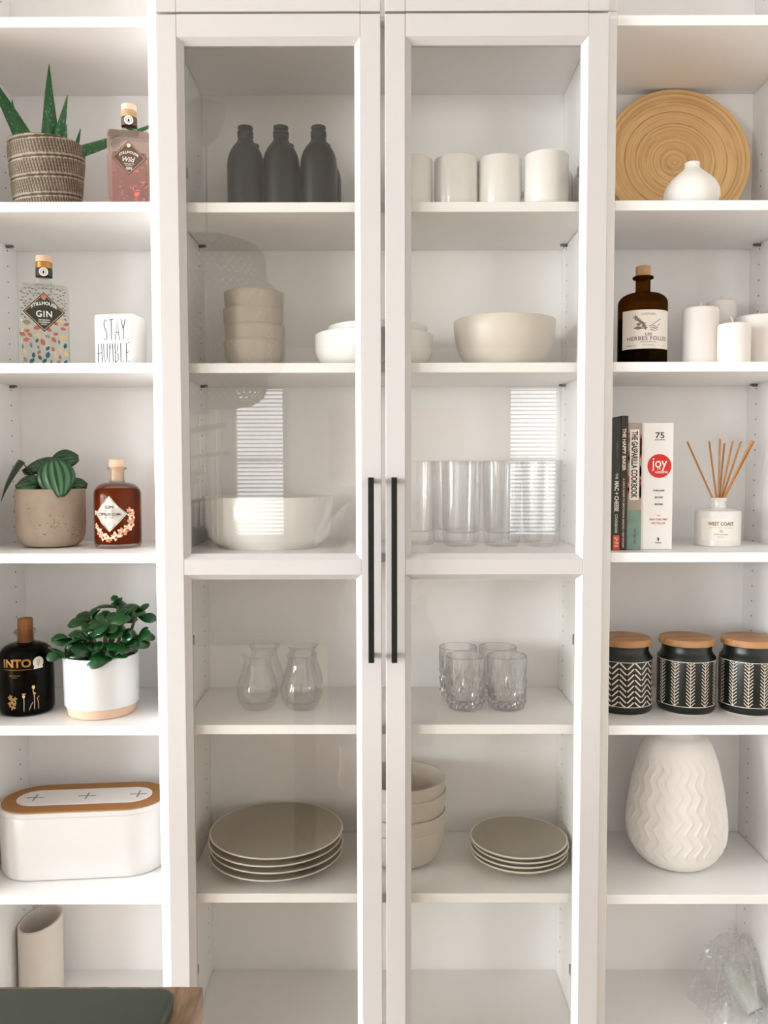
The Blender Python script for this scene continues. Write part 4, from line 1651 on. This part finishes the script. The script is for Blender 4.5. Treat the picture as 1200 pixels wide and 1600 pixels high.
hd.append(stroke([(-.028, .092), (-.014, .078), (-.002, .068)], .0009, 0, Rt, A0))
for ln in ([(.000, .071), (.007, .074), (.015, .0795), (.024, .085)], [(.003, .0655), (.010, .066), (.017, .069), (.022, .077)], [(.006, .0715), (.012, .072), (.016, .0695)],
           [(.002, .069), (.010, .069), (.016, .067)], [(-.006, .076), (-.012, .080), (-.018, .079)], [(.004, .064), (.012, .063), (.018, .066)]):
    hd.append(stroke(ln, .0011, 0, Rt, A0))
mk('herb_drawing', join(*hd), plain('grey_brown_ink', rgb(120, 112, 100), .8), lab_, False)


def candle(label, x, y, r_, h_, wick=.010, lean=.0):
    t = thing('pillar_candle', label, 'candle', (x, y, S2 + E0), group='white pillar candles on the right shelf')
    mk('wax', lathe([(0, 0), (r_ - .001, 0), (r_, .001), (r_, h_ - .005), (r_ - .0015, h_ - .0015), (r_ - .005, h_), (r_ * .6, h_ - .0008), (0, h_ - .002)], 64), WAX, t, angle=40)
    mk('wick', tube([(0, 0, h_ - .004), (lean * .5, 0, h_ + wick * .5), (lean, 0, h_ + wick)], .0011, 6), WICK, t)


candle('tall white pillar candle, nearest the brown bottle', .6065, .085, .0332, .1105, .012)
candle('white pillar candle standing behind the others', .6930, .205, .0300, .1470, .010)
candle('short white pillar candle in front', .6570, .052, .0298, .0755, .013, -.006)
candle('wide white pillar candle at the right edge', .7330, .118, .0460, .1000, .010)


# third shelf: books and diffuser
def book(label, x0, x1, yf, depth, h, cover, rz=0.0):
    t = thing('book', label, 'book', ((x0 + x1) / 2, yf, S3 + E0), (0, 0, rz), group='cookbooks')
    w = (x1 - x0)
    mk('cover', join(rbox(-w / 2, -w / 2 + .0022, 0, depth, 0, h, .0006, 1), rbox(w / 2 - .0022, w / 2, 0, depth, 0, h, .0006, 1),
                     rbox(-w / 2, w / 2, -.0012, .0022, 0, h, .0009, 2)), cover, t, False)
    mk('pages', box(-w / 2 + .0024, w / 2 - .0024, .003, depth - .004, .003, h - .003), plain('book_paper', rgb(226, 214, 196), .9), t, False)
    return t, w


def spine_text(s, length, height, x, zc, y, **k):
    return text(s, length, height, x, zc, y, rot=R(-90), **k)


dk = plain('book_black_green', rgb(30, 42, 28), .45)
t, w = book('black mac and cheese cookbook with orange square at spine foot, leftmost book', .4235, .4475, .050, .19, .250, dk)
yy = -.0016
mk('spine_title', join(spine_text('THE', .0110, .0048, .0052, .140, yy, bold=.01), spine_text('MAC + CHEESE', .0570, .0082, .0052, .102, yy, bold=.03), spine_text('COOKBOOK', .036, .0046, .0050, .050, yy, bold=.01)),
   LABELW, t, False, label='white spine lettering')
mk('spine_authors', spine_text('STEVENS & WEST', .0300, .0026, .0052, .190, yy), plain('green_print', rgb(92, 140, 96), .6), t, False)
og = mk('spine_badge', box(-.0005, .0115, yy - .0003, yy + .001, .0005, .0285), plain('orange_red_print', rgb(222, 84, 44), .6), t, False, label='orange-red square at spine foot')
mk('badge_mark', join(stroke([(.002 + .007 * q / 8, .021 + .003 * math.sin(q)) for q in range(9)], .0011, yy - .0005), text('TEN', .0075, .0042, .0055, .0135, yy - .0005, bold=.02), text('PRESS', .0075, .0030, .0055, .0075, yy - .0005, bold=.02)), LABELW, og, False)
bk2 = plain('book_dark_brown', rgb(52, 38, 26), .5)
t, w = book('dark brown book titled THE HAPPY BAKER on its spine', .4478, .4612, .050, .19, .2535, bk2)
mk('spine_title', spine_text('THE HAPPY BAKER', .0800, .0066, -.0005, .190, yy, bold=.03), LABELW, t, False)
mk('spine_subtitle', join(spine_text("A GIRL'S GUIDE TO EMOTIONAL BAKING", .0960, .0034, -.0003, .0880, yy, bold=.015), spine_text('ERIN BOLGER', .0290, .0030, -.0003, .0190, yy, bold=.015), spine_text('+', .003, .003, -.0003, .0365, yy)), CREAM, t, False)
bk3 = plain('book_mixed_print', rgb(176, 160, 146), .5, var=.25, scale=35)
t, w = book('grey and teal picture-spined book titled THE GASPARILLA COOKBOOK', .4618, .4888, .054, .18, .2400, bk3)
yy = -.0016
band = mk('title_panel', box(-.0095, .0080, yy - .0002, yy + .0008, .095, .2280), LABELW, t, False)
mk('spine_title', spine_text('THE GASPARILLA COOKBOOK', .1260, .0120, -.0008, .1615, yy - .0006, bold=.03), INK, band, False)
tl = mk('teal_print', box(-.0133, .0133, yy + .0000, yy + .0009, .0010, .0760), plain('teal_wash', rgb(128, 154, 140), .6, var=.2, scale=50), t, False, label='washed teal lower spine')
mk('author_script', spine_text('Junior League Tampa', .030, .0072, .002, .027, yy - .0004, shear=.4), plain('dark_teal_ink', rgb(52, 66, 62), .7), tl, False)
pp = []
rnd = random.Random(2)
for k, (c, nm) in enumerate(((rgb(186, 60, 52), 'red_picture_print'), (rgb(120, 96, 76), 'brown_picture_print'), (rgb(96, 106, 100), 'grey_picture_print'))):
    gs = []
    for j in range(9):
        z = rnd.uniform(.082, .225)
        sd_ = rnd.choice((-1, 1))
        cx_ = sd_ * .0112
        gs.append(flat(ell(cx_, z, .0018, rnd.uniform(.003, .009)), yy + .0002))
    mk('picture_print', join(*gs), plain(nm, c, .6), t, False)
bk4 = plain('book_white_cover', (.86, .83, .80, 1), .35, var=.006)
t, w = book('thick white book with a red joy of cooking circle on its spine', .4895, .5500, .060, .17, .2405, bk4)
yy = -.0017
xo = .0040
mk('spine_title', join(text('75', .0170, .0112, xo, .2170, yy, bold=.01), stroke([(xo - .0095, .2085), (xo + .0095, .2085)], .0011, yy), text('FORKAUER', .0215, .0034, xo, .1125, yy, bold=.02), text('BECKER', .0155, .0034, xo, .0995, yy, bold=.02), text('BECKER', .0155, .0034, xo, .0865, yy, bold=.02),
                       flat(ell(xo, .1060, .0006, .0006), yy), flat(ell(xo, .0930, .0006, .0006), yy), flat(petal(xo, .0200, .0085, .0016, PI / 2), yy), stroke([(xo - .006, .0130), (xo + .006, .0130)], .0014, yy)), INK, t, False)
jc = mk('red_circle', move(prism(ell(xo, .1590, .0225, .0225, n=40), -.0003, .0006), (0, yy, 0)), plain('red_print', rgb(214, 34, 30), .5), t, False, label='red circle with white joy of cooking')
y3 = yy - .0006
mk('circle_lettering', join(text('joy', .0290, .0250, xo, .1615, y3, bold=.012), text('OF', .0062, .0044, xo - .001, .1540, y3, bold=.03), text('COOKING', .0240, .0046, xo + .004, .1475, y3, bold=.03)), LABELW, jc, False)
mk('red_lettering', join(text('THE', .0065, .0028, xo, .0650, yy), text('NEW YORK TIMES', .0345, .0036, xo, .0575, yy, bold=.015), text('BESTSELLER', .0260, .0036, xo, .0505, yy, bold=.005)), plain('red_ink', rgb(206, 92, 84), .6), t, False)

t = thing('reed_diffuser', 'white WEST COAST reed diffuser bottle with eight wooden reeds', 'diffuser', (.6725, .1500, S3 + E0), (0, 0, R(-17)))
r = .0440
mk('bottle', lathe([(0, .001), (r - .004, .001), (r - .001, 0), (r, .0012), (r, .066), (r - .0012, .0695), (r - .005, .0715), (.018, .0735), (.0155, .0755), (.0148, .079), (.0148, .0885), (.0165, .0890), (.0165, .0945), (.0158, .0955), (.0080, .0955), (.0075, .080), (0, .078)], 64),
   plain('white_diffuser_glaze', (.78, .75, .72, 1), .25, coat=.3, var=.006), t, angle=35)
lb = mk('label', cyl_patch(r + .0002, R(-46), R(52), .012, .056), LABELW, t, True)
Rt = r + .0011
mk('lettering', join(text('WEST COAST', .0500, .0072, .003, .0455, Rb=Rt, bold=.012), stroke([(-.0190 + .045 * k / 10, .0375) for k in range(11)], .0004, 0, Rt), text('HOME DIFFUSER', .0260, .0018, .003, .0245, Rb=Rt), text('200 ML', .0120, .0016, .003, .0195, Rb=Rt), text('25', .0055, .0042, .003, .0310, Rb=Rt)),
   plain('grey_ink', rgb(92, 84, 78), .7), lb, False)
for bx_, by_, tx, ty, tz in ((-.004, 0, -.0600, .004, .2080), (-.001, .002, -.0180, .010, .2080), (0, -.003, .0010, -.006, .2130), (.001, .004, .0110, .016, .2040), (.002, 0, .0255, .004, .2090), (.003, .003, .0420, .014, .2085), (.004, -.001, .0640, .0, .2075), (.003, -.004, .0590, -.008, .2095)):
    a_, c_ = Vector((bx_, by_, .079)), Vector((tx, ty, tz))
    mk('reed', tube([a_, c_], .0019, 8), REED, t)


# fourth shelf: canisters
def canister(label, x, y, kind, rz):
    t = thing('canister', label, 'canister', (x, y, S4 + E0), (0, 0, rz), group='black canisters with wooden lids')
    r = .0556
    pr = [(0, .002), (.044, .002), (.046, 0), (.050, 0), (.0535, .004), (r, .010), (r, .100), (r - .0008, .108), (r - .005, .1130), (.0490, .1165), (.0475, .1195), (.0475, .1305), (.0440, .1310), (.0440, .118), (0, .116)]
    mk('jar', lathe(pr, 80), CANB, t, angle=40)
    mk('base_ring', lathe([(.0465, 0), (.0505, 0), (.0530, .0022), (.0512, .0026), (.0465, .0012)], 64), CREAM, t)
    mk('lid', lathe([(0, .1312), (.0495, .1312), (.0520, .1325), (.0525, .1350), (.0525, .1420), (.0510, .1450), (.0480, .1458), (0, .1462)], 80), LIDW, t, angle=35, label='round acacia wood lid')
    Rb = r + .0004
    z0, z1 = .0175, .1045
    gs = [stroke([(Rb * 2 * PI * k / 60, z) for k in range(61)], .0011, 0, Rb) for z in (z0, z1)]
    if kind == 'herringbone':
        n = 24
        p = 2 * PI * Rb / n
        rows = 8
        for c in range(n):
            for k in range(rows + 1):
                za = z0 + (z1 - z0) * (k - .2) / rows
                s = 1 if c % 2 else -1
                x0_, x1_ = c * p + .0012, (c + 1) * p - .0012
                a, b2 = (za, za + .0125) if s > 0 else (za + .0125, za)
                lo, hi = max(min(a, b2), z0), min(max(a, b2), z1)
                if hi - lo < .003:
                    continue
                def cl(zv):
                    return min(max(zv, z0), z1)
                gs.append(stroke([(x0_, cl(a)), ((x0_ + x1_) / 2, cl((a + b2) / 2)), (x1_, cl(b2))], .0026, 0, Rb))
    else:
        n = 12
        p = 2 * PI * Rb / n
        rows = 13
        for c in range(n):
            xc = (c + .5) * p
            gs.append(stroke([(xc, z0), (xc, z1)], .0010, 0, Rb))
            for k in range(rows):
                za = z0 + (z1 - z0) * (k + .12) / rows
                for s in (-1, 1):
                    gs.append(stroke([(xc, za), (xc + s * .0080, min(z1, za + .0080))], .0013, 0, Rb))
    mk('carved_pattern', join(*gs), CREAM, t, False, label='cream %s pattern' % kind, kind='stuff')


canister('black canister with dense cream herringbone pattern', .4765, .113, 'herringbone', R(6))
canister('black canister with cream arrow columns, middle of the three', .6010, .113, 'arrow', R(4))
canister('black canister with cream arrow columns, rightmost', .7220, .106, 'arrow', R(-8))

# fifth shelf: big white vase with zigzag relief
pts = [(.052, 0), (.066, .004), (.082, .020), (.0925, .042), (.0972, .066), (.0975, .086), (.0950, .112), (.0895, .150), (.0815, .190), (.0730, .225), (.0660, .244), (.0560, .257), (.0440, .264), (.0370, .272), (.0365, .284)]
pr = smoothprof(pts, 9)


def zig(a, k, r_, z):
    if z < .022 or z > .232:
        return 0, 0
    fade = min(1, (z - .022) / .02, (.232 - z) / .02)
    tri = abs(((z / .046) % 1) - .5) * 2
    u = a * 30 / (2 * PI) + .75 * tri
    fr = u % 1
    ridge = math.exp(-((fr - .5) / .11) ** 2)
    return .0023 * ridge * fade, 0


g, pat = grid_lathe([(.03, .0006)] + pr + [(.0345, .2845), (.0325, .283), (.0320, .27), (.04, .258)], 420, zig)
vz = tag(mk('ceramic_vase', g, VASEW, None, True, angle=75), 'large egg-shaped white vase with raised zigzag lines', 'vase')
vz.location = (.5990, .150, S5 + E0)

# bottom right: crumpled bubble wrap round something dark
def wrap_mat():
    m, nt, bs = newmat('bubble_wrap_film')
    nt.nodes.remove(bs)
    out = nt.nodes['Material Output']
    tr = nt.nodes.new('ShaderNodeBsdfTransparent')
    tr.inputs[0].default_value = (1, 1, 1, 1)
    df = nt.nodes.new('ShaderNodeBsdfDiffuse')
    df.inputs[0].default_value = (.93, .93, .92, 1)
    gl = nt.nodes.new('ShaderNodeBsdfGlossy')
    gl.inputs['Roughness'].default_value = .12
    m1 = nt.nodes.new('ShaderNodeMixShader')
    m1.inputs[0].default_value = .2
    m2 = nt.nodes.new('ShaderNodeMixShader')
    m2.inputs[0].default_value = .07
    tl = nt.nodes.new('ShaderNodeBsdfTranslucent')
    tl.inputs[0].default_value = (.95, .95, .94, 1)
    m0 = nt.nodes.new('ShaderNodeMixShader')
    m0.inputs[0].default_value = .5
    nt.links.new(df.outputs[0], m0.inputs[1])
    nt.links.new(tl.outputs[0], m0.inputs[2])
    nt.links.new(tr.outputs[0], m1.inputs[1])
    nt.links.new(m0.outputs[0], m1.inputs[2])
    nt.links.new(m1.outputs[0], m2.inputs[1])
    nt.links.new(gl.outputs[0], m2.inputs[2])
    nt.links.new(m2.outputs[0], out.inputs[0])
    return m


FILM = wrap_mat()
t = thing('bubble_wrap_bundle', 'crumpled clear bubble wrap bundle in the bottom right corner', 'bubble wrap', (.7180, .150, S6 + E0))
rnd = random.Random(31)
NR, NS = 22, 72
ph = [rnd.uniform(0, 2 * PI) for _ in range(12)]
rows = []
for k in range(NR + 1):
    u = k / NR
    z = .122 * u ** .9
    rad = .060 * (1 - u) ** .55 + .010
    row = []
    for i in range(NS):
        a = 2 * PI * i / NS
        d = .16 * math.sin(3 * a + ph[0] + 2 * u) + .12 * math.sin(7 * a + ph[1] - 3 * u) + .07 * math.sin(13 * a + ph[2] + 5 * u) + .05 * math.sin(21 * a + ph[3] + 9 * u)
        rr = rad * (1 + d * (.5 + .8 * u))
        x = min(.0615, rr * math.cos(a) * 1.0 + .036 * u)
        y = min(.118, rr * math.sin(a) * 1.35 + .050 * u)
        row.append((x, y, z + .006 * math.sin(5 * a + ph[4]) * u))
    rows.append(row)
g = loft(rows)
mk('film', g, FILM, t, True, angle=50)
gs = []
for k in range(1, NR - 1):
    for i in range(0, NS, 2):
        p = Vector(rows[k][(i + (k % 2)) % NS])
        q = Vector(rows[k][(i + 1 + (k % 2)) % NS]) - Vector(rows[k][(i - 1 + (k % 2)) % NS])
        w = Vector(rows[k + 1][i % NS]) - Vector(rows[k - 1][i % NS])
        nrm = q.cross(w)
        if nrm.length < 1e-9 or rnd.random() < .45:
            continue
        nrm.normalize()
        s = .0026
        a_ = q.normalized()
        b_ = nrm.cross(a_)
        v = [tuple(p + (a_ * math.cos(2 * PI * j / 6) + b_ * math.sin(2 * PI * j / 6)) * s) for j in range(6)]
        v += [tuple(p + nrm * s * .8 + (a_ * math.cos(2 * PI * j / 6) + b_ * math.sin(2 * PI * j / 6)) * s * .55) for j in range(6)]
        f = [(j, (j + 1) % 6, 6 + (j + 1) % 6, 6 + j) for j in range(6)] + [tuple(range(6, 12))]
        gs.append((v, f))
mk('bubbles', join(*gs), FILM, t, True, kind='stuff', angle=80)
ax_ = (Vector((.004, .022, .078)) - Vector((.036, -.048, .018))).normalized()
mk('wrapped_tube', lathe([(.016, 0), (.019, .002), (.021, .088), (.0195, .089), (.0175, .004), (0, .003), (0, 0)], 36), plain('pale_grey_green_glaze', rgb(176, 182, 172), .4), t,
   loc=(.034, -.044, .020), rot=ax_.to_track_quat('Z', 'Y').to_euler())

# ------------------------------------------------------------------ foreground: table corner with a closed laptop
TZ = .745
t = thing('dining_table', 'wooden dining table corner in the left foreground', 'table', (-.76, -1.55, 0))
for k in range(5):   # boards run towards the viewer
    x0 = -.60 + k * .24
    mk('table_board', rbox(x0 + .0006, x0 + .2394, -.75, .75, TZ - .030, TZ, .0020, 2), TABLEW, t, False)
for x in (-.53, .53):
    for y in (-.68, .68):
        mk('leg', rbox(x - .03, x + .03, y - .03, y + .03, 0, TZ - .0302, .003, 2), TABLEW, t, False)
lp = thing('laptop', 'closed dark green-grey laptop with rounded corners on the table', 'laptop', (-.345, -.942, TZ + E0))
mk('base', loft([[(x, y, z) for x, y in rrect(.334 - d, .234 - d, .014)] for z, d in ((0, .004), (.001, .001), (.0075, 0))]), SLATE, lp, angle=40)
mk('lid', loft([[(x, y, z) for x, y in rrect(.334 - d, .234 - d, .014)] for z, d in ((.0079, 0), (.0125, 0), (.0142, .002), (.0150, .006))]), SLATE, lp, angle=40)

# ------------------------------------------------------------------ the room behind: seen only as reflections in the door glass
SK = plain('skin', rgb(206, 160, 132), .5)
LIN = plain('white_linen_shirt', (.80, .77, .73, 1), .8, bump=.4, bscale=30)
DEN = plain('dark_denim', rgb(54, 60, 72), .85)
HAIRM = plain('brown_hair', rgb(74, 52, 38), .6, var=.2, scale=120)

# pendant lamp of woven bamboo
Yp = -1.45
pn = thing('pendant_lamp', 'woven bamboo pendant lamp hanging from the ceiling, reflected in the left glass door', 'lamp', (-.617, Yp, H))
mk('canopy', lathe([(0, 0), (.066, 0), (.067, -.02), (.060, -.060), (.040, -.100), (.012, -.130), (0, -.131)], 40), plain('grey_metal_canopy', rgb(92, 86, 72), .5), pn)
zt = 2.005 - H
mk('cord', tube([(0, 0, -.13), (0, 0, zt - .02)], .0028, 8), BLACK, pn)


def weave(prof, seg, name):
    v, f = [], []
    for k, (r_, z_) in enumerate(prof):
        for i in range(seg):
            a = 2 * PI * (i + .5 * (k % 2)) / seg
            v.append((r_ * math.cos(a), r_ * math.sin(a), z_))
    n = len(prof)
    for k in range(n - 2):
        for i in range(seg):
            o = 0 if k % 2 == 0 else 1
            A = k * seg + i
            B = (k + 1) * seg + (i + o) % seg
            D = (k + 1) * seg + (i - 1 + o) % seg
            Cc = (k + 2) * seg + i
            f.append((A, B, Cc, D))
    o = mk(name, (v, f), plain('bamboo_strip', rgb(112, 94, 64), .6), pn, False)
    wm = o.modifiers.new('weave', 'WIREFRAME')
    wm.thickness = .0065
    wm.use_replace = True
    return o


def resample(pts, n):
    out = []
    L = [0]
    for i in range(1, len(pts)):
        L.append(L[-1] + math.hypot(pts[i][0] - pts[i - 1][0], pts[i][1] - pts[i - 1][1]))
    for k in range(n + 1):
        d = L[-1] * k / n
        for i in range(1, len(pts)):
            if d <= L[i] + 1e-9:
                u = (d - L[i - 1]) / (L[i] - L[i - 1])
                out.append((pts[i - 1][0] + (pts[i][0] - pts[i - 1][0]) * u, pts[i - 1][1] + (pts[i][1] - pts[i - 1][1]) * u))
                break
    return out


weave(resample([(.03, zt), (.12, zt - .008), (.18, zt - .03), (.200, zt - .065), (.203, zt - .15), (.203, zt - .50), (.19, zt - .545), (.15, zt - .572), (.10, zt - .58)], 48), 44, 'inner_shade')
weave(resample([(.205, zt - .150), (.245, zt - .175), (.262, zt - .22), (.265, zt - .30), (.265, zt - .42), (.255, zt - .448), (.21, zt - .462)], 26), 56, 'outer_shade')
mk('bulb', lathe([(0, -.10), (.018, -.10), (.020, -.13), (.045, -.18), (.05, -.21), (.035, -.25), (0, -.26)], 24), PORC, pn, loc=(0, 0, zt + .05))

# pink cloud print between the windows


def art_mat():
    m, nt, bs = newmat('pink_cloud_print')
    tc = nt.nodes.new('ShaderNodeTexCoord')
    nz = nt.nodes.new('ShaderNodeTexNoise')
    nz.inputs['Scale'].default_value = 4
    nz.inputs['Detail'].default_value = 5
    nt.links.new(tc.outputs['Object'], nz.inputs['Vector'])
    cr = nt.nodes.new('ShaderNodeValToRGB')
    e = cr.color_ramp.elements
    e[0].position, e[0].color = .35, rgb(196, 170, 160)
    e[1].position, e[1].color = .65, rgb(226, 178, 170)
    nt.links.new(nz.outputs['Fac'], cr.inputs['Fac'])
    nt.links.new(cr.outputs['Color'], bs.inputs['Base Color'])
    bs.inputs['Roughness'].default_value = .7
    return m


ar = thing('framed_print', 'pink cloud print on the wall between two windows, reflected in the door glass', 'picture', (.12, ROOM_B + .001, 1.08))
mk('print', box(-.70, .70, .006, .016, .02, .74), art_mat(), ar, False)
mk('frame', join(box(-.72, -.70, 0, .025, 0, .76), box(.70, .72, 0, .025, 0, .76), box(-.70, .70, 0, .025, 0, .02), box(-.70, .70, 0, .025, .74, .76)), DOORW, ar, False)

# curtain
n = 90
v, f = [], []
for k in range(n + 1):
    x = -.26 + .52 * k / n
    y = .045 * math.sin(k * .62) + .015 * math.sin(k * .23)
    for z in (0.0, H - .12):
        for d in (0, .003):
            v.append((x, y + d, z))
for k in range(n):
    a, c = 4 * k, 4 * k + 4
    f += [(a, c, c + 2, a + 2), (a + 1, a + 3, c + 3, c + 1)]
cu = mk('curtain', (v, f), plain('sheer_white_cloth', (.85, .83, .80, 1), .9), None)
cu.location = (-1.97, ROOM_B + .16, .03)
tag(cu, 'pleated white curtain beside the window, reflected in the left glass door', 'curtain')

# plant on the floor
t = thing('floor_plant', 'large-leaved floor plant in a dark planter, reflected in the left glass door', 'plant', (-1.42, -4.2, 0))
mk('planter', lathe([(0, 0), (.15, 0), (.21, .78), (.20, .79), (.19, .74), (0, .72)], 40), plain('dark_planter', rgb(58, 62, 54), .6), t)
mk('trunk', tube([(0, 0, .70), (.02, 0, 1.0), (.0, .02, 1.5)], [.02, .016, .01], 10), STEMR, t)
rnd = random.Random(9)
for k in range(11):
    a = k * 2.399
    z = .98 + .06 * k
    d = Vector((math.cos(a), math.sin(a), .15))
    g, pat = ovate(.38, .20, .03)
    mk('leaf', orient(g, Vector((0, 0, z)) + d * .05, d, (0, 0, 1)), PEPD, t, True, pat=pat, angle=80)

# the photographer, seated on a stool behind the camera
st = thing('stool', 'plain wooden stool the photographer sits on', 'stool', (.0, -2.06, 0))
mk('seat', move(lathe([(0, 0), (.17, 0), (.175, .005), (.175, .028), (.165, .034), (0, .034)], 48), (0, 0, .395)), TABLEW, st)
for k in range(4):
    a = PI / 4 + k * PI / 2
    mk('leg', tube([(.17 * math.cos(a), .17 * math.sin(a), .0), (.12 * math.cos(a), .12 * math.sin(a), .396)], [.014, .017], 10), TABLEW, st)


def skin_mesh(name, verts, edges, mat, parent, root=0, lv=2):
    me = bpy.data.meshes.new(name)
    me.from_pydata([v[0] for v in verts], edges, [])
    me.materials.append(mat)
    o = bpy.data.objects.new(name, me)
    col.objects.link(o)
    o.parent = parent
    sm = o.modifiers.new('skin', 'SKIN')
    sm.use_smooth_shade = True
    sv = me.skin_vertices[0].data if me.skin_vertices else None
    if sv is None:
        bm = bmesh.new()
        bm.from_mesh(me)
        bm.verts.layers.skin.verify()
        bm.to_mesh(me)
        bm.free()
        sv = me.skin_vertices[0].data
    for i, v in enumerate(verts):
        r_ = v[1]
        sv[i].radius = (r_, r_) if not hasattr(r_, '__len__') else r_
        sv[i].use_root = (i == root)
    ss = o.modifiers.new('subdivision', 'SUBSURF')
    ss.levels = ss.render_levels = lv
    return o


pe = thing('person', 'seated person in a white shirt holding up a phone, reflected in the door glass', 'person', (0, -2.04, 0))
V, Ed = [], []


def pv(p, r_, link=None):
    V.append((p, r_))
    if link is not None:
        Ed.append((link, len(V) - 1))
    return len(V) - 1


pel = pv((0, 0, .56), (.13, .10))
wa = pv((0, .01, .74), (.12, .085), pel)
ch = pv((0, .03, .95), (.145, .10), wa)
up = pv((0, .03, 1.07), (.11, .075), ch)
nk = pv((0, .05, 1.145), .050, up)
jw = pv((0, .075, 1.19), (.062, .066), nk)
hdv = pv((0, .07, 1.27), (.074, .092), jw)
tp = pv((0, .06, 1.345), (.052, .066), hdv)
for s in (-1, 1):
    sh = pv((s * .155, .03, 1.06), .060, up)
    el = pv((s * .235, .16, .87), .042, sh)
    fo = pv((s * .16, .32, .99), .038, el)
    wr = pv((s * .088, .425, 1.085), (.026, .020), fo)
    pa = pv((s * .062, .465, 1.125), (.030, .014), wr)
    kn = pv((s * .052, .482, 1.160), (.034, .012), pa)
    for j, (dx, dz, ln) in enumerate(((-.012, .022, .030), (-.012, .004, .034), (-.012, -.014, .032), (-.012, -.030, .026))):
        a1 = pv((s * (.052 + .010), .490, 1.160 + dz * .9), .0085, kn)
        a2 = pv((s * (.052 + .004), .505, 1.160 + dz * 1.05), .0080, a1)
        pv((s * (.052 - ln * .5), .507, 1.160 + dz * 1.1), .0070, a2)
    th1 = pv((s * .050, .462, 1.150), .0100, pa)
    pv((s * .030, .474, 1.172), .0085, th1)
    hp_i = pv((s * .095, .03, .54), .085, pel)
    kne = pv((s * .15, .42, .54), .060, hp_i)
    ank = pv((s * .14, .40, .11), .036, kne)
    hee = pv((s * .14, .39, .05), .038, ank)
    pv((s * .15, .52, .035), (.036, .024), hee)
skin_mesh('body', V, Ed, SK, pe)
V, Ed = [], []
a = pv((0, 0, .50), (.175, .145))
c = pv((0, .01, .74), (.142, .105), a)
d = pv((0, .03, .95), (.165, .118), c)
e_ = pv((0, .03, 1.085), (.125, .085), d)
pv((0, .045, 1.125), (.062, .06), e_)
for s in (-1, 1):
    x1 = pv((s * .165, .03, 1.065), .078, e_)
    x2 = pv((s * .245, .155, .865), .062, x1)
    x3 = pv((s * .165, .315, .985), .054, x2)
    pv((s * .100, .408, 1.070), .040, x3)
skin_mesh('shirt', V, Ed, LIN, pe)
V, Ed = [], []
a = pv((0, 0, .555), (.15, .115))
for s in (-1, 1):
    x1 = pv((s * .10, .04, .545), .096, a)
    x2 = pv((s * .15, .42, .545), .072, x1)
    pv((s * .14, .40, .13), .052, x2)
skin_mesh('trousers', V, Ed, DEN, pe)
mk('hair', move(lathe([(0, .11), (.05, .10), (.085, .06), (.098, 0), (.095, -.08), (.07, -.14), (.06, -.13), (.08, -.06), (.085, 0), (0, .09)], 32), (0, .012, 1.285), (R(22), 0, 0), (.98, 1.0, 1)), HAIRM, pe)
for s in (-1, 1):
    mk('eye', move(lathe([(0, -.010), (.007, -.007), (.010, 0), (.007, .007), (0, .010)], 16), (s * .029, .133, 1.275)), LABELW, pe)
for s in (-1, 1):
    mk('iris', move(lathe([(0, -.0045), (.0045, 0), (0, .0045)], 14), (s * .029, .1405, 1.275)), HAIRM, pe)
mk('mouth', move(lathe([(0, -.004), (.018, 0), (0, .004)], 20), (0, .132, 1.212), None, (1, .3, 1)), plain('lips', rgb(176, 104, 92), .5), pe)
mk('nose', move(lathe([(0, 0), (.014, .004), (.010, .02), (.005, .04), (0, .045)], 16), (0, .135, 1.235)), SK, pe)
ph = thing('smartphone', 'dark smartphone held up at the camera position', 'phone', (.0, -1.5485, 1.148))
mk('case', loft([[(x, y, z) for x, z in rrect(.076, .154, .012)] for y in (-.004, .004)]), BLACK, ph, angle=40)
mk('lens', move(lathe([(0, 0), (.006, 0), (.006, .001), (0, .001)], 20), (.0, .0040, .062), (R(-90), 0, 0)), STEEL, ph)
